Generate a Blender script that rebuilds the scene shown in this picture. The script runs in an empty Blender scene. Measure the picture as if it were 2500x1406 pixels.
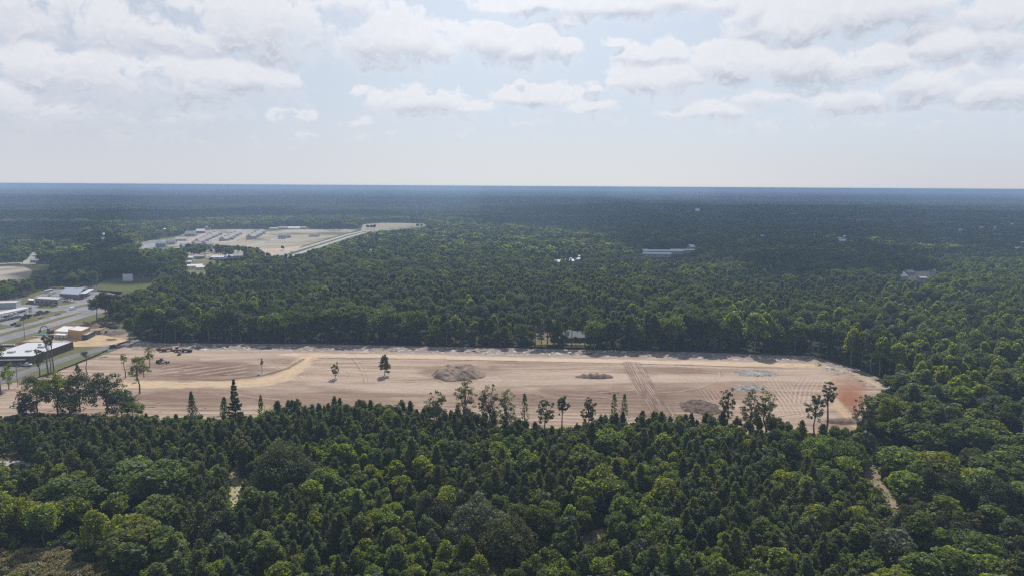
import bpy, math, random
import numpy as np
from mathutils import Matrix, Vector

S = bpy.context.scene
COL = S.collection
rad = math.radians

# ------------------------------------------------------------------ camera
CAM_H = 100.0
FPX, CXP, CYP = 1667.0, 1250.0, 703.0          # focal length and centre for a 2500x1406 frame
PITCH, ROLL = rad(8.46), rad(0.344)
_f = np.array([0, math.cos(PITCH), -math.sin(PITCH)])
_r0 = np.array([1.0, 0, 0]); _u0 = np.array([0, math.sin(PITCH), math.cos(PITCH)])
_r = _r0 * math.cos(ROLL) + _u0 * math.sin(ROLL)
_u = -_r0 * math.sin(ROLL) + _u0 * math.cos(ROLL)
CAMP = np.array([0, 0, CAM_H])
cam = bpy.data.objects.new('camera', bpy.data.cameras.new('camera'))
COL.objects.link(cam)
cam.data.sensor_fit = 'HORIZONTAL'; cam.data.sensor_width = 36.0
cam.data.lens = 36.0 * FPX / 2500.0
cam.data.clip_start = 1.0; cam.data.clip_end = 200000.0
M = Matrix.Identity(4)
for i in range(3):
    M[i][0] = _r[i]; M[i][1] = _u[i]; M[i][2] = -_f[i]; M[i][3] = CAMP[i]
cam.matrix_world = M
S.camera = cam

# ------------------------------------------------------------------ render / exposure
S.view_settings.view_transform = 'Standard'
S.view_settings.look = 'None'
S.view_settings.exposure = 0.0
S.view_settings.gamma = 1.0
S.render.engine = 'CYCLES'
S.cycles.max_bounces = 5
S.cycles.diffuse_bounces = 2
S.cycles.glossy_bounces = 2
S.cycles.transmission_bounces = 3
S.cycles.transparent_max_bounces = 6
S.cycles.volume_bounces = 1
S.cycles.use_denoising = False
S.cycles.use_adaptive_sampling = False
S.cycles.filter_width = 1.3

# ------------------------------------------------------------------ sun (ahead of the camera: the scene is backlit)
SUN_EL, SUN_AZ = rad(46), rad(1)      # azimuth from +Y towards +X
sun = bpy.data.objects.new('sun', bpy.data.lights.new('sun', 'SUN'))
COL.objects.link(sun)
sun.data.energy = 5.0; sun.data.angle = rad(0.53); sun.data.color = (1.0, 0.95, 0.87)
SUN_D = Vector((math.sin(SUN_AZ) * math.cos(SUN_EL), math.cos(SUN_AZ) * math.cos(SUN_EL), math.sin(SUN_EL)))
sun.rotation_euler = SUN_D.to_track_quat('Z', 'Y').to_euler()
sun.location = (0, 0, 400)

# ------------------------------------------------------------------ node helpers
class NT:
    def __init__(self, tree):
        self.t = tree; self.n = tree.nodes; self.l = tree.links
    def node(self, typ, **kw):
        n = self.n.new(typ)
        for k, v in kw.items(): setattr(n, k, v)
        return n
    def put(self, sock, v):
        if isinstance(v, bpy.types.NodeSocket): self.l.new(v, sock)
        elif v is not None: sock.default_value = v
    def m(self, op, a, b=None, c=None, clamp=False):
        n = self.n.new('ShaderNodeMath'); n.operation = op; n.use_clamp = clamp
        self.put(n.inputs[0], a); self.put(n.inputs[1], b); self.put(n.inputs[2], c)
        return n.outputs[0]
    def v(self, op, a, b=None, scale=None):
        n = self.n.new('ShaderNodeVectorMath'); n.operation = op
        self.put(n.inputs[0], a); self.put(n.inputs[1], b)
        if scale is not None: self.put(n.inputs[3], scale)
        return n.outputs['Value'] if op in ('DOT_PRODUCT', 'LENGTH', 'DISTANCE') else n.outputs[0]
    def xyz(self, x, y, z=0.0):
        n = self.n.new('ShaderNodeCombineXYZ')
        for i, a in enumerate((x, y, z)): self.put(n.inputs[i], a)
        return n.outputs[0]
    def noise(self, vec, scale, detail=4, rough=0.55, dist=0.0, dim='3D'):
        n = self.n.new('ShaderNodeTexNoise'); n.noise_dimensions = dim
        self.put(n.inputs['Vector'], vec)
        n.inputs['Scale'].default_value = scale; n.inputs['Detail'].default_value = detail
        n.inputs['Roughness'].default_value = rough; n.inputs['Distortion'].default_value = dist
        return n.outputs['Fac']
    def smooth(self, v, a, b, lo=0.0, hi=1.0):
        n = self.n.new('ShaderNodeMapRange'); n.interpolation_type = 'SMOOTHSTEP'
        self.put(n.inputs['Value'], v)
        self.put(n.inputs['From Min'], a); self.put(n.inputs['From Max'], b)
        self.put(n.inputs['To Min'], lo); self.put(n.inputs['To Max'], hi)
        return n.outputs[0]
    def mix(self, f, a, b, typ='MIX'):
        n = self.n.new('ShaderNodeMix'); n.data_type = 'RGBA'; n.blend_type = typ
        self.put(n.inputs[0], f)
        self.put(n.inputs[6], a if isinstance(a, bpy.types.NodeSocket) else (*a[:3], 1))
        self.put(n.inputs[7], b if isinstance(b, bpy.types.NodeSocket) else (*b[:3], 1))
        return n.outputs[2]

# ------------------------------------------------------------------ sky: Nishita + layered cumulus, by view direction
def az_el(px, py):
    d = _f * FPX + (px - CXP) * _r - (py - CYP) * _u
    d = d / np.linalg.norm(d)
    return math.atan2(d[0], d[1]), math.asin(d[2])

CLOUDS = [  # photo px: centre x, centre y, radius x, radius y, weight
    (300, 75, 420, 60, 0.84), (640, 62, 125, 85, 1.1), (560, 20, 150, 40, .85), (120, 20, 170, 60, .8),
    (100, 165, 85, 62, 1.0), (250, 185, 170, 70, .95), (430, 190, 240, 62, .95), (600, 190, 125, 45, 1.05),
    (60, 255, 170, 60, .85), (330, 270, 260, 38, .7), (690, 82, 50, 40, .95), (700, 285, 60, 20, .75), (850, 292, 55, 20, .7),
    (985, 105, 118, 62, 1.2), (925, 70, 65, 45, 1.0), (860, 15, 75, 36, .9), (1060, 120, 55, 48, 1.1), (1010, 45, 40, 25, .8),
    (1205, 105, 72, 52, 1.2), (1290, 118, 95, 45, 1.2), (1395, 125, 42, 34, 1.1), (1430, 155, 24, 12, .8),
    (1487, 104, 26, 14, 1.0), (1275, 197, 20, 13, .95), (1040, 248, 100, 38, 1.05), (1150, 262, 70, 22, .8),
    (1320, 240, 100, 32, 1.05), (1448, 212, 24, 20, .95), (1420, 262, 90, 24, .85), (888, 225, 25, 12, .7),
    (1300, 12, 140, 26, 1.05), (1520, 12, 230, 36, 1.1), (1405, 48, 80, 22, 1.0), (1680, 22, 70, 26, .9),
    (1990, 55, 170, 55, 1.1), (2120, 25, 190, 48, 1.15), (1860, 30, 50, 42, 1.0), (2240, 60, 90, 40, .9),
    (2440, 25, 110, 50, 1.05), (2400, 55, 55, 26, .8),
    (1600, 195, 110, 48, 1.15), (1610, 135, 100, 30, 1.0), (1790, 155, 90, 55, 1.2), (1930, 160, 110, 52, 1.15),
    (2080, 165, 80, 50, 1.0), (2170, 150, 75, 42, 1.1), (2320, 110, 62, 42, 1.05), (2440, 95, 70, 60, 1.05),
    (2250, 205, 110, 45, 1.0), (2380, 170, 120, 40, .9), (1730, 268, 120, 26, .85), (1880, 235, 90, 34, .95),
    (2080, 240, 160, 38, .85), (2430, 225, 100, 45, 1.0), (1330, 290, 200, 26, .6), (2000, 300, 420, 30, .55),
    (400, 330, 520, 34, .5), (1100, 330, 300, 22, .45),
]

def build_world():
    w = bpy.data.worlds.new('World'); S.world = w; w.use_nodes = True
    t = w.node_tree; t.nodes.clear(); q = NT(t)
    tc = q.node('ShaderNodeTexCoord')
    s = q.node('ShaderNodeSeparateXYZ'); q.put(s.inputs[0], tc.outputs['Generated'])
    az = q.m('ARCTAN2', s.outputs[0], s.outputs[1]); el = q.m('ARCSINE', s.outputs[2])
    V = q.xyz(az, el, 0.0)
    den = q.m('ADD', q.m('MAXIMUM', el, 0.0), 0.22)
    P = q.xyz(q.m('MULTIPLY', az, 3.4), q.m('MULTIPLY', q.m('LOGARITHM', den, math.e), 1.55), 0.0)
    warp = q.node('ShaderNodeTexNoise', noise_dimensions='2D'); q.put(warp.inputs['Vector'], P); warp.inputs['Scale'].default_value = 5.0
    warp.inputs['Detail'].default_value = 2
    wv = q.v('SUBTRACT', warp.outputs['Color'], (0.5, 0.5, 0.5))
    def madd(a, b, c):
        n = q.node('ShaderNodeVectorMath', operation='MULTIPLY_ADD'); q.put(n.inputs[0], a); q.put(n.inputs[1], b); q.put(n.inputs[2], c); return n.outputs[0]
    bl = madd(wv, (0.055, 0.022, 0.0), V)
    def masses(base):
        acc = None
        for (cx, cy, rx, ry, wt) in CLOUDS:
            a, e = az_el(cx, cy); k1, k2 = FPX / rx * 0.86, FPX / ry * 0.86
            vx = madd(base, (k1, k2, 0), (-a * k1, -e * k2, 0))
            d = q.m('MULTIPLY_ADD', q.v('DOT_PRODUCT', vx, vx), -0.5 * wt, wt)
            acc = d if acc is None else q.m('SMOOTH_MAX', acc, d, 0.10)
        return q.m('MAXIMUM', acc, 0.0)
    acc = masses(bl)
    up = masses(q.v('ADD', bl, (0.0, 0.012, 0.0)))
    under = q.smooth(q.m('SUBTRACT', up, acc), -0.12, 0.22)       # 0 at the top of a cloud, 1 at its flat base
    # random scattered clouds where the photo does not look
    away = q.m('MAXIMUM', q.smooth(q.m('ABSOLUTE', az), 0.72, 1.0), q.smooth(el, 0.27, 0.36))
    big = q.smooth(q.noise(P, 1.6, 1, 0.5, dim='2D'), 0.42, 0.62)
    acc = q.m('MAXIMUM', acc, q.m('MULTIPLY', q.m('MULTIPLY', big, away), 0.85))
    def billow(vec):
        n1 = q.noise(vec, 6.5, 9, 0.60, 0.1, dim='2D')
        n2 = q.noise(vec, 15.0, 3, 0.5, 0.0, dim='2D')
        return q.m('ADD', q.m('MULTIPLY', n1, 1.75), q.m('MULTIPLY', q.m('ABSOLUTE', q.m('SUBTRACT', n2, 0.5)), -0.8))
    W = q.v('ADD', P, q.v('SCALE', wv, None, 0.10))
    f0 = billow(W); f1 = billow(q.v('ADD', W, (0.0, 0.022, 0.0)))
    D0 = q.m('ADD', q.m('SUBTRACT', acc, 1.27), f0)
    alpha = q.smooth(D0, -0.06, q.m('MULTIPLY_ADD', under, 0.50, 0.38))
    thick = q.m('MULTIPLY', q.smooth(D0, 0.02, 0.55), q.m('MULTIPLY_ADD', under, 1.0, 0.22), clamp=True)
    rim = q.smooth(q.m('SUBTRACT', f0, f1), -0.10, 0.22)          # lit upper edges
    sky = q.node('ShaderNodeTexSky', sky_type='NISHITA'); sky.sun_disc = False
    sky.sun_elevation = SUN_EL; sky.sun_rotation = SUN_AZ; sky.altitude = 100; sky.air_density = 1.0; sky.dust_density = 1.5
    base = q.v('SCALE', sky.outputs[0], None, 0.068)
    # pale haze mixed into the blue (humid air)
    hz = q.smooth(el, 0.0, 0.30, 0.93, 0.80)
    hzc = q.mix(q.smooth(az, -0.62, -0.05), (0.58, 0.64, 0.75), (0.66, 0.745, 0.86))
    base = q.mix(hz, base, hzc)
    lit = (0.87, 0.875, 0.91); shade = (0.50, 0.545, 0.645)
    cc = q.mix(q.m('MULTIPLY', thick, q.m('SUBTRACT', 1.0, q.m('MULTIPLY', rim, 0.4))), lit, shade)
    c = q.mix(q.m('MULTIPLY', alpha, q.smooth(el, 0.015, 0.12, 0.45, 0.90)), base, cc)
    glow = q.m('MULTIPLY', q.smooth(el, 0.05, 0.30), q.smooth(q.m('ABSOLUTE', az), 0.45, 0.0))       # light towards the sun
    c = q.v('SCALE', c, None, q.m('MULTIPLY_ADD', glow, 0.13, 1.0))
    # whitish air above the horizon
    hor = q.mix(q.smooth(az, -0.5, 0.0), (0.66, 0.675, 0.715), (0.73, 0.74, 0.75))
    hor = q.mix(q.smooth(az, 0.15, 0.65), hor, (0.62, 0.635, 0.68))
    c = q.mix(q.smooth(el, -0.01, 0.12, 0.97, 0.0), c, hor)
    # the sky overhead, away from the bright humid air, is deeper and darker
    c = q.v('SCALE', c, None, q.smooth(el, 0.27, 0.55, 1.0, 0.52))
    # below the horizon: dark ground colour
    c = q.mix(q.smooth(el, -0.03, -0.004), (0.05, 0.06, 0.05), c)
    bg = q.node('ShaderNodeBackground'); q.put(bg.inputs[0], c); bg.inputs[1].default_value = 1.0
    o = q.node('ShaderNodeOutputWorld'); t.links.new(bg.outputs[0], o.inputs[0])
    w.cycles.sampling_method = 'NONE'
build_world()

# ------------------------------------------------------------------ projection helpers (photo pixels <-> places in the world)
def gp(px, py, z=0.0):
    """the place at height z that the photograph shows at pixel (px, py)"""
    d = _f * FPX + (px - CXP) * _r - (py - CYP) * _u
    t = (z - CAM_H) / d[2]
    p = CAMP + d * t
    return (float(p[0]), float(p[1]), z)
def proj(P):
    P = np.atleast_2d(np.asarray(P, float)) - CAMP
    zc = P @ _f
    zc = np.where(zc < 1, 1, zc)
    return CXP + FPX * (P @ _r) / zc, CYP - FPX * (P @ _u) / zc
def height_at(px, by, ty):
    """height of an upright thing whose foot is at (px, by) and whose top is at row ty"""
    x, y, _ = gp(px, by)
    lo, hi = 0.0, 200.0
    for _i in range(40):
        m = (lo + hi) / 2
        if proj([(x, y, m)])[1][0] > ty: lo = m
        else: hi = m
    return lo
def in_poly(x, y, poly):
    x = np.asarray(x); y = np.asarray(y); inside = np.zeros(x.shape, bool)
    n = len(poly)
    for i in range(n):
        x1, y1 = poly[i][:2]; x2, y2 = poly[(i + 1) % n][:2]
        c = ((y1 > y) != (y2 > y))
        with np.errstate(divide='ignore', invalid='ignore'):
            inside ^= c & (x < (x2 - x1) * (y - y1) / ((y2 - y1) if y2 != y1 else 1e-9) + x1)
    return inside
def seg_dist(x, y, pts):
    """distance to a polyline, and signed side offset and run length"""
    best = np.full(np.shape(x), 1e9); off = np.zeros(np.shape(x)); run = np.zeros(np.shape(x)); L = 0
    for i in range(len(pts) - 1):
        ax, ay = pts[i][:2]; bx, by = pts[i + 1][:2]
        dx, dy = bx - ax, by - ay; l2 = dx * dx + dy * dy; l = math.sqrt(l2)
        t = np.clip(((x - ax) * dx + (y - ay) * dy) / l2, 0, 1)
        qx, qy = x - ax - t * dx, y - ay - t * dy
        d = np.hypot(qx, qy); s = np.sign(dx * qy - dy * qx)
        m = d < best
        best = np.where(m, d, best); off = np.where(m, s * d, off); run = np.where(m, L + t * l, run); L += l
    return best, off, run
_rng = np.random.default_rng(11)
_grid = _rng.random((256, 256))
def vnoise(x, y):
    x = np.asarray(x, float); y = np.asarray(y, float)
    xi = np.floor(x).astype(int); yi = np.floor(y).astype(int); fx = x - xi; fy = y - yi
    fx = fx * fx * (3 - 2 * fx); fy = fy * fy * (3 - 2 * fy)
    g = lambda a, b: _grid[a & 255, b & 255]
    return (g(xi, yi) * (1 - fx) + g(xi + 1, yi) * fx) * (1 - fy) + (g(xi, yi + 1) * (1 - fx) + g(xi + 1, yi + 1) * fx) * fy
def fbm(x, y, o=4):
    s = 0; a = 0.5; t = 0
    for i in range(o):
        s = s + a * vnoise(x * 2 ** i + 17.3 * i, y * 2 ** i + 5.1 * i); t += a; a *= 0.5
    return s / t
def terrain(x, y):
    r = np.hypot(x, y)
    k = np.clip((r - 2600) / 4000, 0, 1)
    return k * 26 * (fbm(np.asarray(x) / 1500.0, np.asarray(y) / 1500.0 + 9, 3) - 0.5)

# ------------------------------------------------------------------ object helpers
def tag(o, label=None, cat=None, group=None, kind=None):
    if label: o['label'] = label
    if cat: o['category'] = cat
    if group: o['group'] = group
    if kind: o['kind'] = kind
    return o
def thing(name, label, cat, loc=(0, 0, 0), rz=0.0, group=None, sc=1.0):
    o = bpy.data.objects.new(name, None); COL.objects.link(o)
    o.location = loc; o.rotation_euler = (0, 0, rz); o.scale = (sc, sc, sc)
    o.empty_display_size = 0.5
    return tag(o, label, cat, group)
def copy_tree(o, parent=None):
    c = o.copy(); COL.objects.link(c); c.parent = parent
    if parent is not None: c.matrix_parent_inverse = o.matrix_parent_inverse.copy()
    for ch in list(o.children): copy_tree(ch, c)
    return c
class MB:
    def __init__(self): self.v = []; self.f = []
    def add(self, vs, fs):
        n = len(self.v); self.v += [tuple(p) for p in vs]; self.f += [tuple(n + i for i in f) for f in fs]; return self
    def box(self, x0, x1, y0, y1, z0, z1):
        return self.add([(x0, y0, z0), (x1, y0, z0), (x1, y1, z0), (x0, y1, z0), (x0, y0, z1), (x1, y0, z1), (x1, y1, z1), (x0, y1, z1)],
                        [(0, 3, 2, 1), (4, 5, 6, 7), (0, 1, 5, 4), (1, 2, 6, 5), (2, 3, 7, 6), (3, 0, 4, 7)])
    def prism(self, poly, z0, z1):
        n = len(poly)
        a = sum(poly[i][0] * poly[(i + 1) % n][1] - poly[(i + 1) % n][0] * poly[i][1] for i in range(n))
        if a < 0: poly = poly[::-1]
        return self.add([(p[0], p[1], z0) for p in poly] + [(p[0], p[1], z1) for p in poly],
                        [tuple(range(n))[::-1], tuple(range(n, 2 * n))] + [(i, (i + 1) % n, n + (i + 1) % n, n + i) for i in range(n)])
    def side(self, prof, y0, y1):
        """profile in x,z extruded along y"""
        n = len(prof)
        return self.add([(p[0], y0, p[1]) for p in prof] + [(p[0], y1, p[1]) for p in prof],
                        [tuple(range(n)), tuple(range(n, 2 * n))[::-1]] + [(i, n + i, n + (i + 1) % n, (i + 1) % n) for i in range(n)])
    def rod(self, p, q, r0, r1=None, n=6):
        r1 = r0 if r1 is None else r1
        p = Vector(p); q = Vector(q); d = (q - p).normalized()
        a = d.cross(Vector((0, 0, 1))) if abs(d.z) < 0.9 else d.cross(Vector((1, 0, 0))); a.normalize(); b = d.cross(a)
        vs = [p + (a * math.cos(t) + b * math.sin(t)) * r0 for t in [2 * math.pi * i / n for i in range(n)]]
        vs += [q + (a * math.cos(t) + b * math.sin(t)) * r1 for t in [2 * math.pi * i / n for i in range(n)]]
        return self.add(vs, [tuple(range(n)), tuple(range(n, 2 * n))[::-1]] + [(i, n + i, n + (i + 1) % n, (i + 1) % n) for i in range(n)])
    def bar(self, p, q, w, h):
        """rectangular beam between two points (w across, h high)"""
        p = Vector(p); q = Vector(q); d = (q - p).normalized()
        a = d.cross(Vector((0, 0, 1))) if abs(d.z) < 0.95 else Vector((0, 1, 0)); a.normalize(); b = a.cross(d)
        vs = []
        for c in (p, q):
            for s, t in ((-1, -1), (1, -1), (1, 1), (-1, 1)): vs.append(c + a * s * w / 2 + b * t * h / 2)
        return self.add(vs, [(0, 1, 2, 3), (7, 6, 5, 4), (0, 4, 5, 1), (1, 5, 6, 2), (2, 6, 7, 3), (3, 7, 4, 0)])
    def mesh(self, name, mats):
        me = bpy.data.meshes.new(name); me.from_pydata(self.v, [], self.f)
        for m in (mats if isinstance(mats, (list, tuple)) else [mats]): me.materials.append(m)
        me.validate(); return me
    def build(self, name, mat, parent=None, smooth=False):
        me = self.mesh(name, mat)
        if smooth: me.polygons.foreach_set('use_smooth', [True] * len(me.polygons))
        o = bpy.data.objects.new(name, me); COL.objects.link(o)
        if parent is not None: o.parent = parent
        return o
def np_mesh(name, V, F, mats=(), attrs=None, smooth=False):
    """fast mesh from arrays; F is (n,4) or (n,3)"""
    V = np.ascontiguousarray(V, np.float32); F = np.ascontiguousarray(F, np.int32)
    me = bpy.data.meshes.new(name); me.vertices.add(len(V)); me.vertices.foreach_set('co', V.ravel())
    k = F.shape[1]; me.loops.add(F.size); me.loops.foreach_set('vertex_index', F.ravel())
    me.polygons.add(len(F)); me.polygons.foreach_set('loop_start', np.arange(0, F.size, k, dtype=np.int32))
    try: me.polygons.foreach_set('loop_total', np.full(len(F), k, np.int32))
    except Exception: pass
    if smooth: me.polygons.foreach_set('use_smooth', np.ones(len(F), bool))
    me.update(calc_edges=True)
    for m in mats: me.materials.append(m)
    for nm, (typ, dom, data) in (attrs or {}).items():
        a = me.attributes.new(nm, typ, dom)
        key = {'FLOAT': 'value', 'INT': 'value', 'FLOAT_VECTOR': 'vector', 'FLOAT_COLOR': 'color'}[typ]
        a.data.foreach_set(key, np.ascontiguousarray(data).ravel())
    return me

# ------------------------------------------------------------------ materials
def mat_new(name):
    m = bpy.data.materials.new(name); m.use_nodes = True; m.node_tree.nodes.clear()
    q = NT(m.node_tree); o = q.node('ShaderNodeOutputMaterial'); return m, q, o
_pc = {}
def paint(name, col, rough=0.6, metal=0.0, var=0.12, scale=1.5, bump=0.0):
    if name in _pc: return _pc[name]
    m, q, o = mat_new(name)
    tc = q.node('ShaderNodeTexCoord')
    n = q.noise(tc.outputs['Object'], scale, 5, 0.6)
    c = q.mix(n, tuple(x * (1 - var) for x in col), tuple(min(1, x * (1 + var)) for x in col))
    b = q.node('ShaderNodeBsdfPrincipled'); q.put(b.inputs['Base Color'], c)
    b.inputs['Roughness'].default_value = rough; b.inputs['Metallic'].default_value = metal
    if bump:
        bp = q.node('ShaderNodeBump'); bp.inputs['Strength'].default_value = bump; bp.inputs['Distance'].default_value = 0.3
        q.put(bp.inputs['Height'], n); q.l.new(bp.outputs[0], b.inputs['Normal'])
    q.l.new(b.outputs[0], o.inputs[0]); _pc[name] = m; return m
def ground_mat(name, c1, c2, scale, stretch=(1, 1, 1), c3=None, s3=0.02, rough=0.95, bump=0.0):
    m, q, o = mat_new(name)
    g = q.node('ShaderNodeNewGeometry')
    p = q.v('MULTIPLY', g.outputs['Position'], stretch)
    c = q.mix(q.smooth(q.noise(p, scale, 7, 0.65), 0.35, 0.65), c1, c2)
    if c3: c = q.mix(q.smooth(q.noise(g.outputs['Position'], s3, 4, 0.6), 0.48, 0.62), c, c3)
    b = q.node('ShaderNodeBsdfDiffuse'); q.put(b.inputs[0], c)
    if bump:
        bp = q.node('ShaderNodeBump'); bp.inputs['Strength'].default_value = bump; bp.inputs['Distance'].default_value = 0.5
        q.put(bp.inputs['Height'], q.noise(p, scale * 2, 6, 0.7)); q.l.new(bp.outputs[0], b.inputs['Normal'])
    q.l.new(b.outputs[0], o.inputs[0]); return m
def leaf_mat(name, col, trans_col, tr=0.38, var=0.35, stands=False):
    m, q, o = mat_new(name)
    oi = q.node('ShaderNodeObjectInfo'); at = q.node('ShaderNodeAttribute', attribute_name='lv')
    k = q.m('MULTIPLY_ADD', oi.outputs['Random'], var * 2, 1 - var)
    k = q.m('MULTIPLY', k, q.m('MULTIPLY_ADD', at.outputs['Fac'], 0.7, 0.65))
    rnd2 = q.m('FRACT', q.m('MULTIPLY', oi.outputs['Random'], 7.31))
    c = q.mix(rnd2, col, tuple(a * b for a, b in zip(col, (1.25, 1.02, 0.8))))
    if stands:      # stands of different age and kind, tens to hundreds of metres across
        g = q.node('ShaderNodeNewGeometry'); pp = q.v('MULTIPLY', g.outputs['Position'], (0.45, 1, 1))
        sn = q.smooth(q.noise(pp, .0045, 4, .6), .40, .62)
        c = q.mix(sn, c, q.v('MULTIPLY', c, (1.9, 1.75, 1.35))); trans_col = (*trans_col, 1)
    c = q.v('SCALE', c, None, k)
    tcx = q.v('SCALE', q.mix(rnd2, trans_col, tuple(a * b for a, b in zip(trans_col, (1.2, 1.0, 0.8)))), None, k)
    d = q.node('ShaderNodeBsdfDiffuse'); q.put(d.inputs[0], c)
    t = q.node('ShaderNodeBsdfTranslucent'); q.put(t.inputs[0], tcx)
    mx = q.node('ShaderNodeMixShader'); mx.inputs[0].default_value = tr
    q.l.new(d.outputs[0], mx.inputs[1]); q.l.new(t.outputs[0], mx.inputs[2])
    gl = q.node('ShaderNodeBsdfGlossy'); gl.inputs['Roughness'].default_value = 0.5; gl.inputs[0].default_value = (0.8, 0.85, 0.9, 1)
    m2 = q.node('ShaderNodeMixShader'); m2.inputs[0].default_value = 0.014
    q.l.new(mx.outputs[0], m2.inputs[1]); q.l.new(gl.outputs[0], m2.inputs[2])
    q.l.new(m2.outputs[0], o.inputs[0]); return m
# ------------------------------------------------------------------ haze: one closed box of even, pale air
def build_haze():
    m, q, o = mat_new('haze_air')
    v = q.node('ShaderNodeVolumePrincipled')
    v.inputs['Color'].default_value = (0.47, 0.66, 0.97, 1)
    v.inputs['Density'].default_value = HAZE_DENSITY
    v.inputs['Anisotropy'].default_value = 0.0
    q.l.new(v.outputs[0], o.inputs['Volume'])
    m.cycles.homogeneous_volume = True
    b = MB(); b.box(-60000, 60000, -3000, 60000, -22, 101.0)
    h = b.build('haze', m); tag(h, 'pale bluish haze over the whole plain', 'haze', kind='stuff')
HAZE_DENSITY = 2.0e-4
build_haze()

# ------------------------------------------------------------------ cumulus that stand above the frame and throw the big shadows on the woods
def build_clouds():
    m, q, o = mat_new('cloud_vapour')
    d = q.node('ShaderNodeBsdfDiffuse'); d.inputs[0].default_value = (0.95, 0.95, 0.97, 1)
    tl = q.node('ShaderNodeBsdfTranslucent'); tl.inputs[0].default_value = (0.8, 0.82, 0.86, 1)
    tr = q.node('ShaderNodeBsdfTransparent'); 
    mx = q.node('ShaderNodeMixShader'); mx.inputs[0].default_value = 0.4
    q.l.new(d.outputs[0], mx.inputs[1]); q.l.new(tl.outputs[0], mx.inputs[2])
    m2 = q.node('ShaderNodeMixShader'); m2.inputs[0].default_value = 0.03
    q.l.new(mx.outputs[0], m2.inputs[1]); q.l.new(tr.outputs[0], m2.inputs[2])
    q.l.new(m2.outputs[0], o.inputs[0])
    rs = np.random.default_rng(5)
    specs = [  # shadow outline on the ground as photo pixels, cloud base height
        ([(1130, 545), (1210, 510), (1500, 503), (2000, 508), (2600, 528), (2700, 640), (2500, 652), (2150, 688), (1780, 668), (1560, 655), (1480, 605), (1280, 575)], 1600),
        ([(-100, 500), (500, 505), (1100, 508), (1500, 498), (1480, 488), (700, 482), (-100, 488)], 3000),
        ([(1700, 490), (2600, 500), (2600, 488), (1750, 482)], 3500),
        ([(-500, 600), (-500, 556), (300, 560), (335, 608), (430, 645), (440, 668), (340, 664), (250, 640), (120, 606)], 1300),
        ([(-100, 548), (250, 556), (560, 540), (980, 536), (900, 522), (300, 520), (-100, 526)], 1900),
    ]
    for px, h in specs:
        poly = []
        for (x, y) in px:
            X, Y, _ = gp(x, y)
            t = h / SUN_D.z
            poly.append((X + SUN_D.x * t, Y + SUN_D.y * t))
        P = np.array(poly); lo = P.min(0) - 100; hi = P.max(0) + 100
        n = 110; gx, gy = np.meshgrid(np.linspace(lo[0], hi[0], n), np.linspace(lo[1], hi[1], n), indexing='ij')
        ext = (hi - lo)
        wx = gx + (fbm(gx / 220, gy / 220, 4) - 0.5) * 420; wy = gy + (fbm(gx / 220 + 40, gy / 220, 4) - 0.5) * 420
        ins = in_poly(wx, wy, poly)
        dd, _, _ = seg_dist(wx, wy, poly + [poly[0]])
        hole = fbm(gx / 300 + 7, gy / 300, 4) > 0.70
        ins &= ~hole
        th = np.where(ins, np.sqrt(np.clip(dd, 0, 900)) * 9 * (0.5 + fbm(gx / 150, gy / 150, 5)), 0)
        idx = np.arange(n * n).reshape(n, n)
        cell = ins[:-1, :-1] & ins[1:, :-1] & ins[:-1, 1:] & ins[1:, 1:]
        a = idx[:-1, :-1][cell]; b_ = idx[1:, :-1][cell]; c = idx[1:, 1:][cell]; d_ = idx[:-1, 1:][cell]
        top = np.stack([gx, gy, h + th], -1).reshape(-1, 3); bot = np.stack([gx, gy, h - th * 0.12 - 1], -1).reshape(-1, 3)
        V = np.vstack([top, bot]); F = np.vstack([np.stack([a, b_, c, d_], 1), np.stack([d_, c, b_, a], 1) + n * n])
        me = np_mesh('cloud', V, F, [m], smooth=True)
        o_ = bpy.data.objects.new('cloud', me); COL.objects.link(o_); tag(o_, kind='structure')
build_clouds()
# ------------------------------------------------------------------ where the woods stand
NEAR_EDGE = [(-400, 1016), (60, 1016), (300, 1026), (600, 1030), (700, 1024), (1000, 1026), (1100, 1040), (1300, 1052), (1380, 1054), (1500, 1044), (1700, 1056), (1900, 1066), (1985, 1068), (2085, 1062), (2120, 1010), (2150, 965), (2190, 938)]
FENCE_FAR = [(380, 836), (750, 838), (1250, 848), (1700, 858), (1985, 867), (2090, 898), (2190, 936)]
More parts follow.
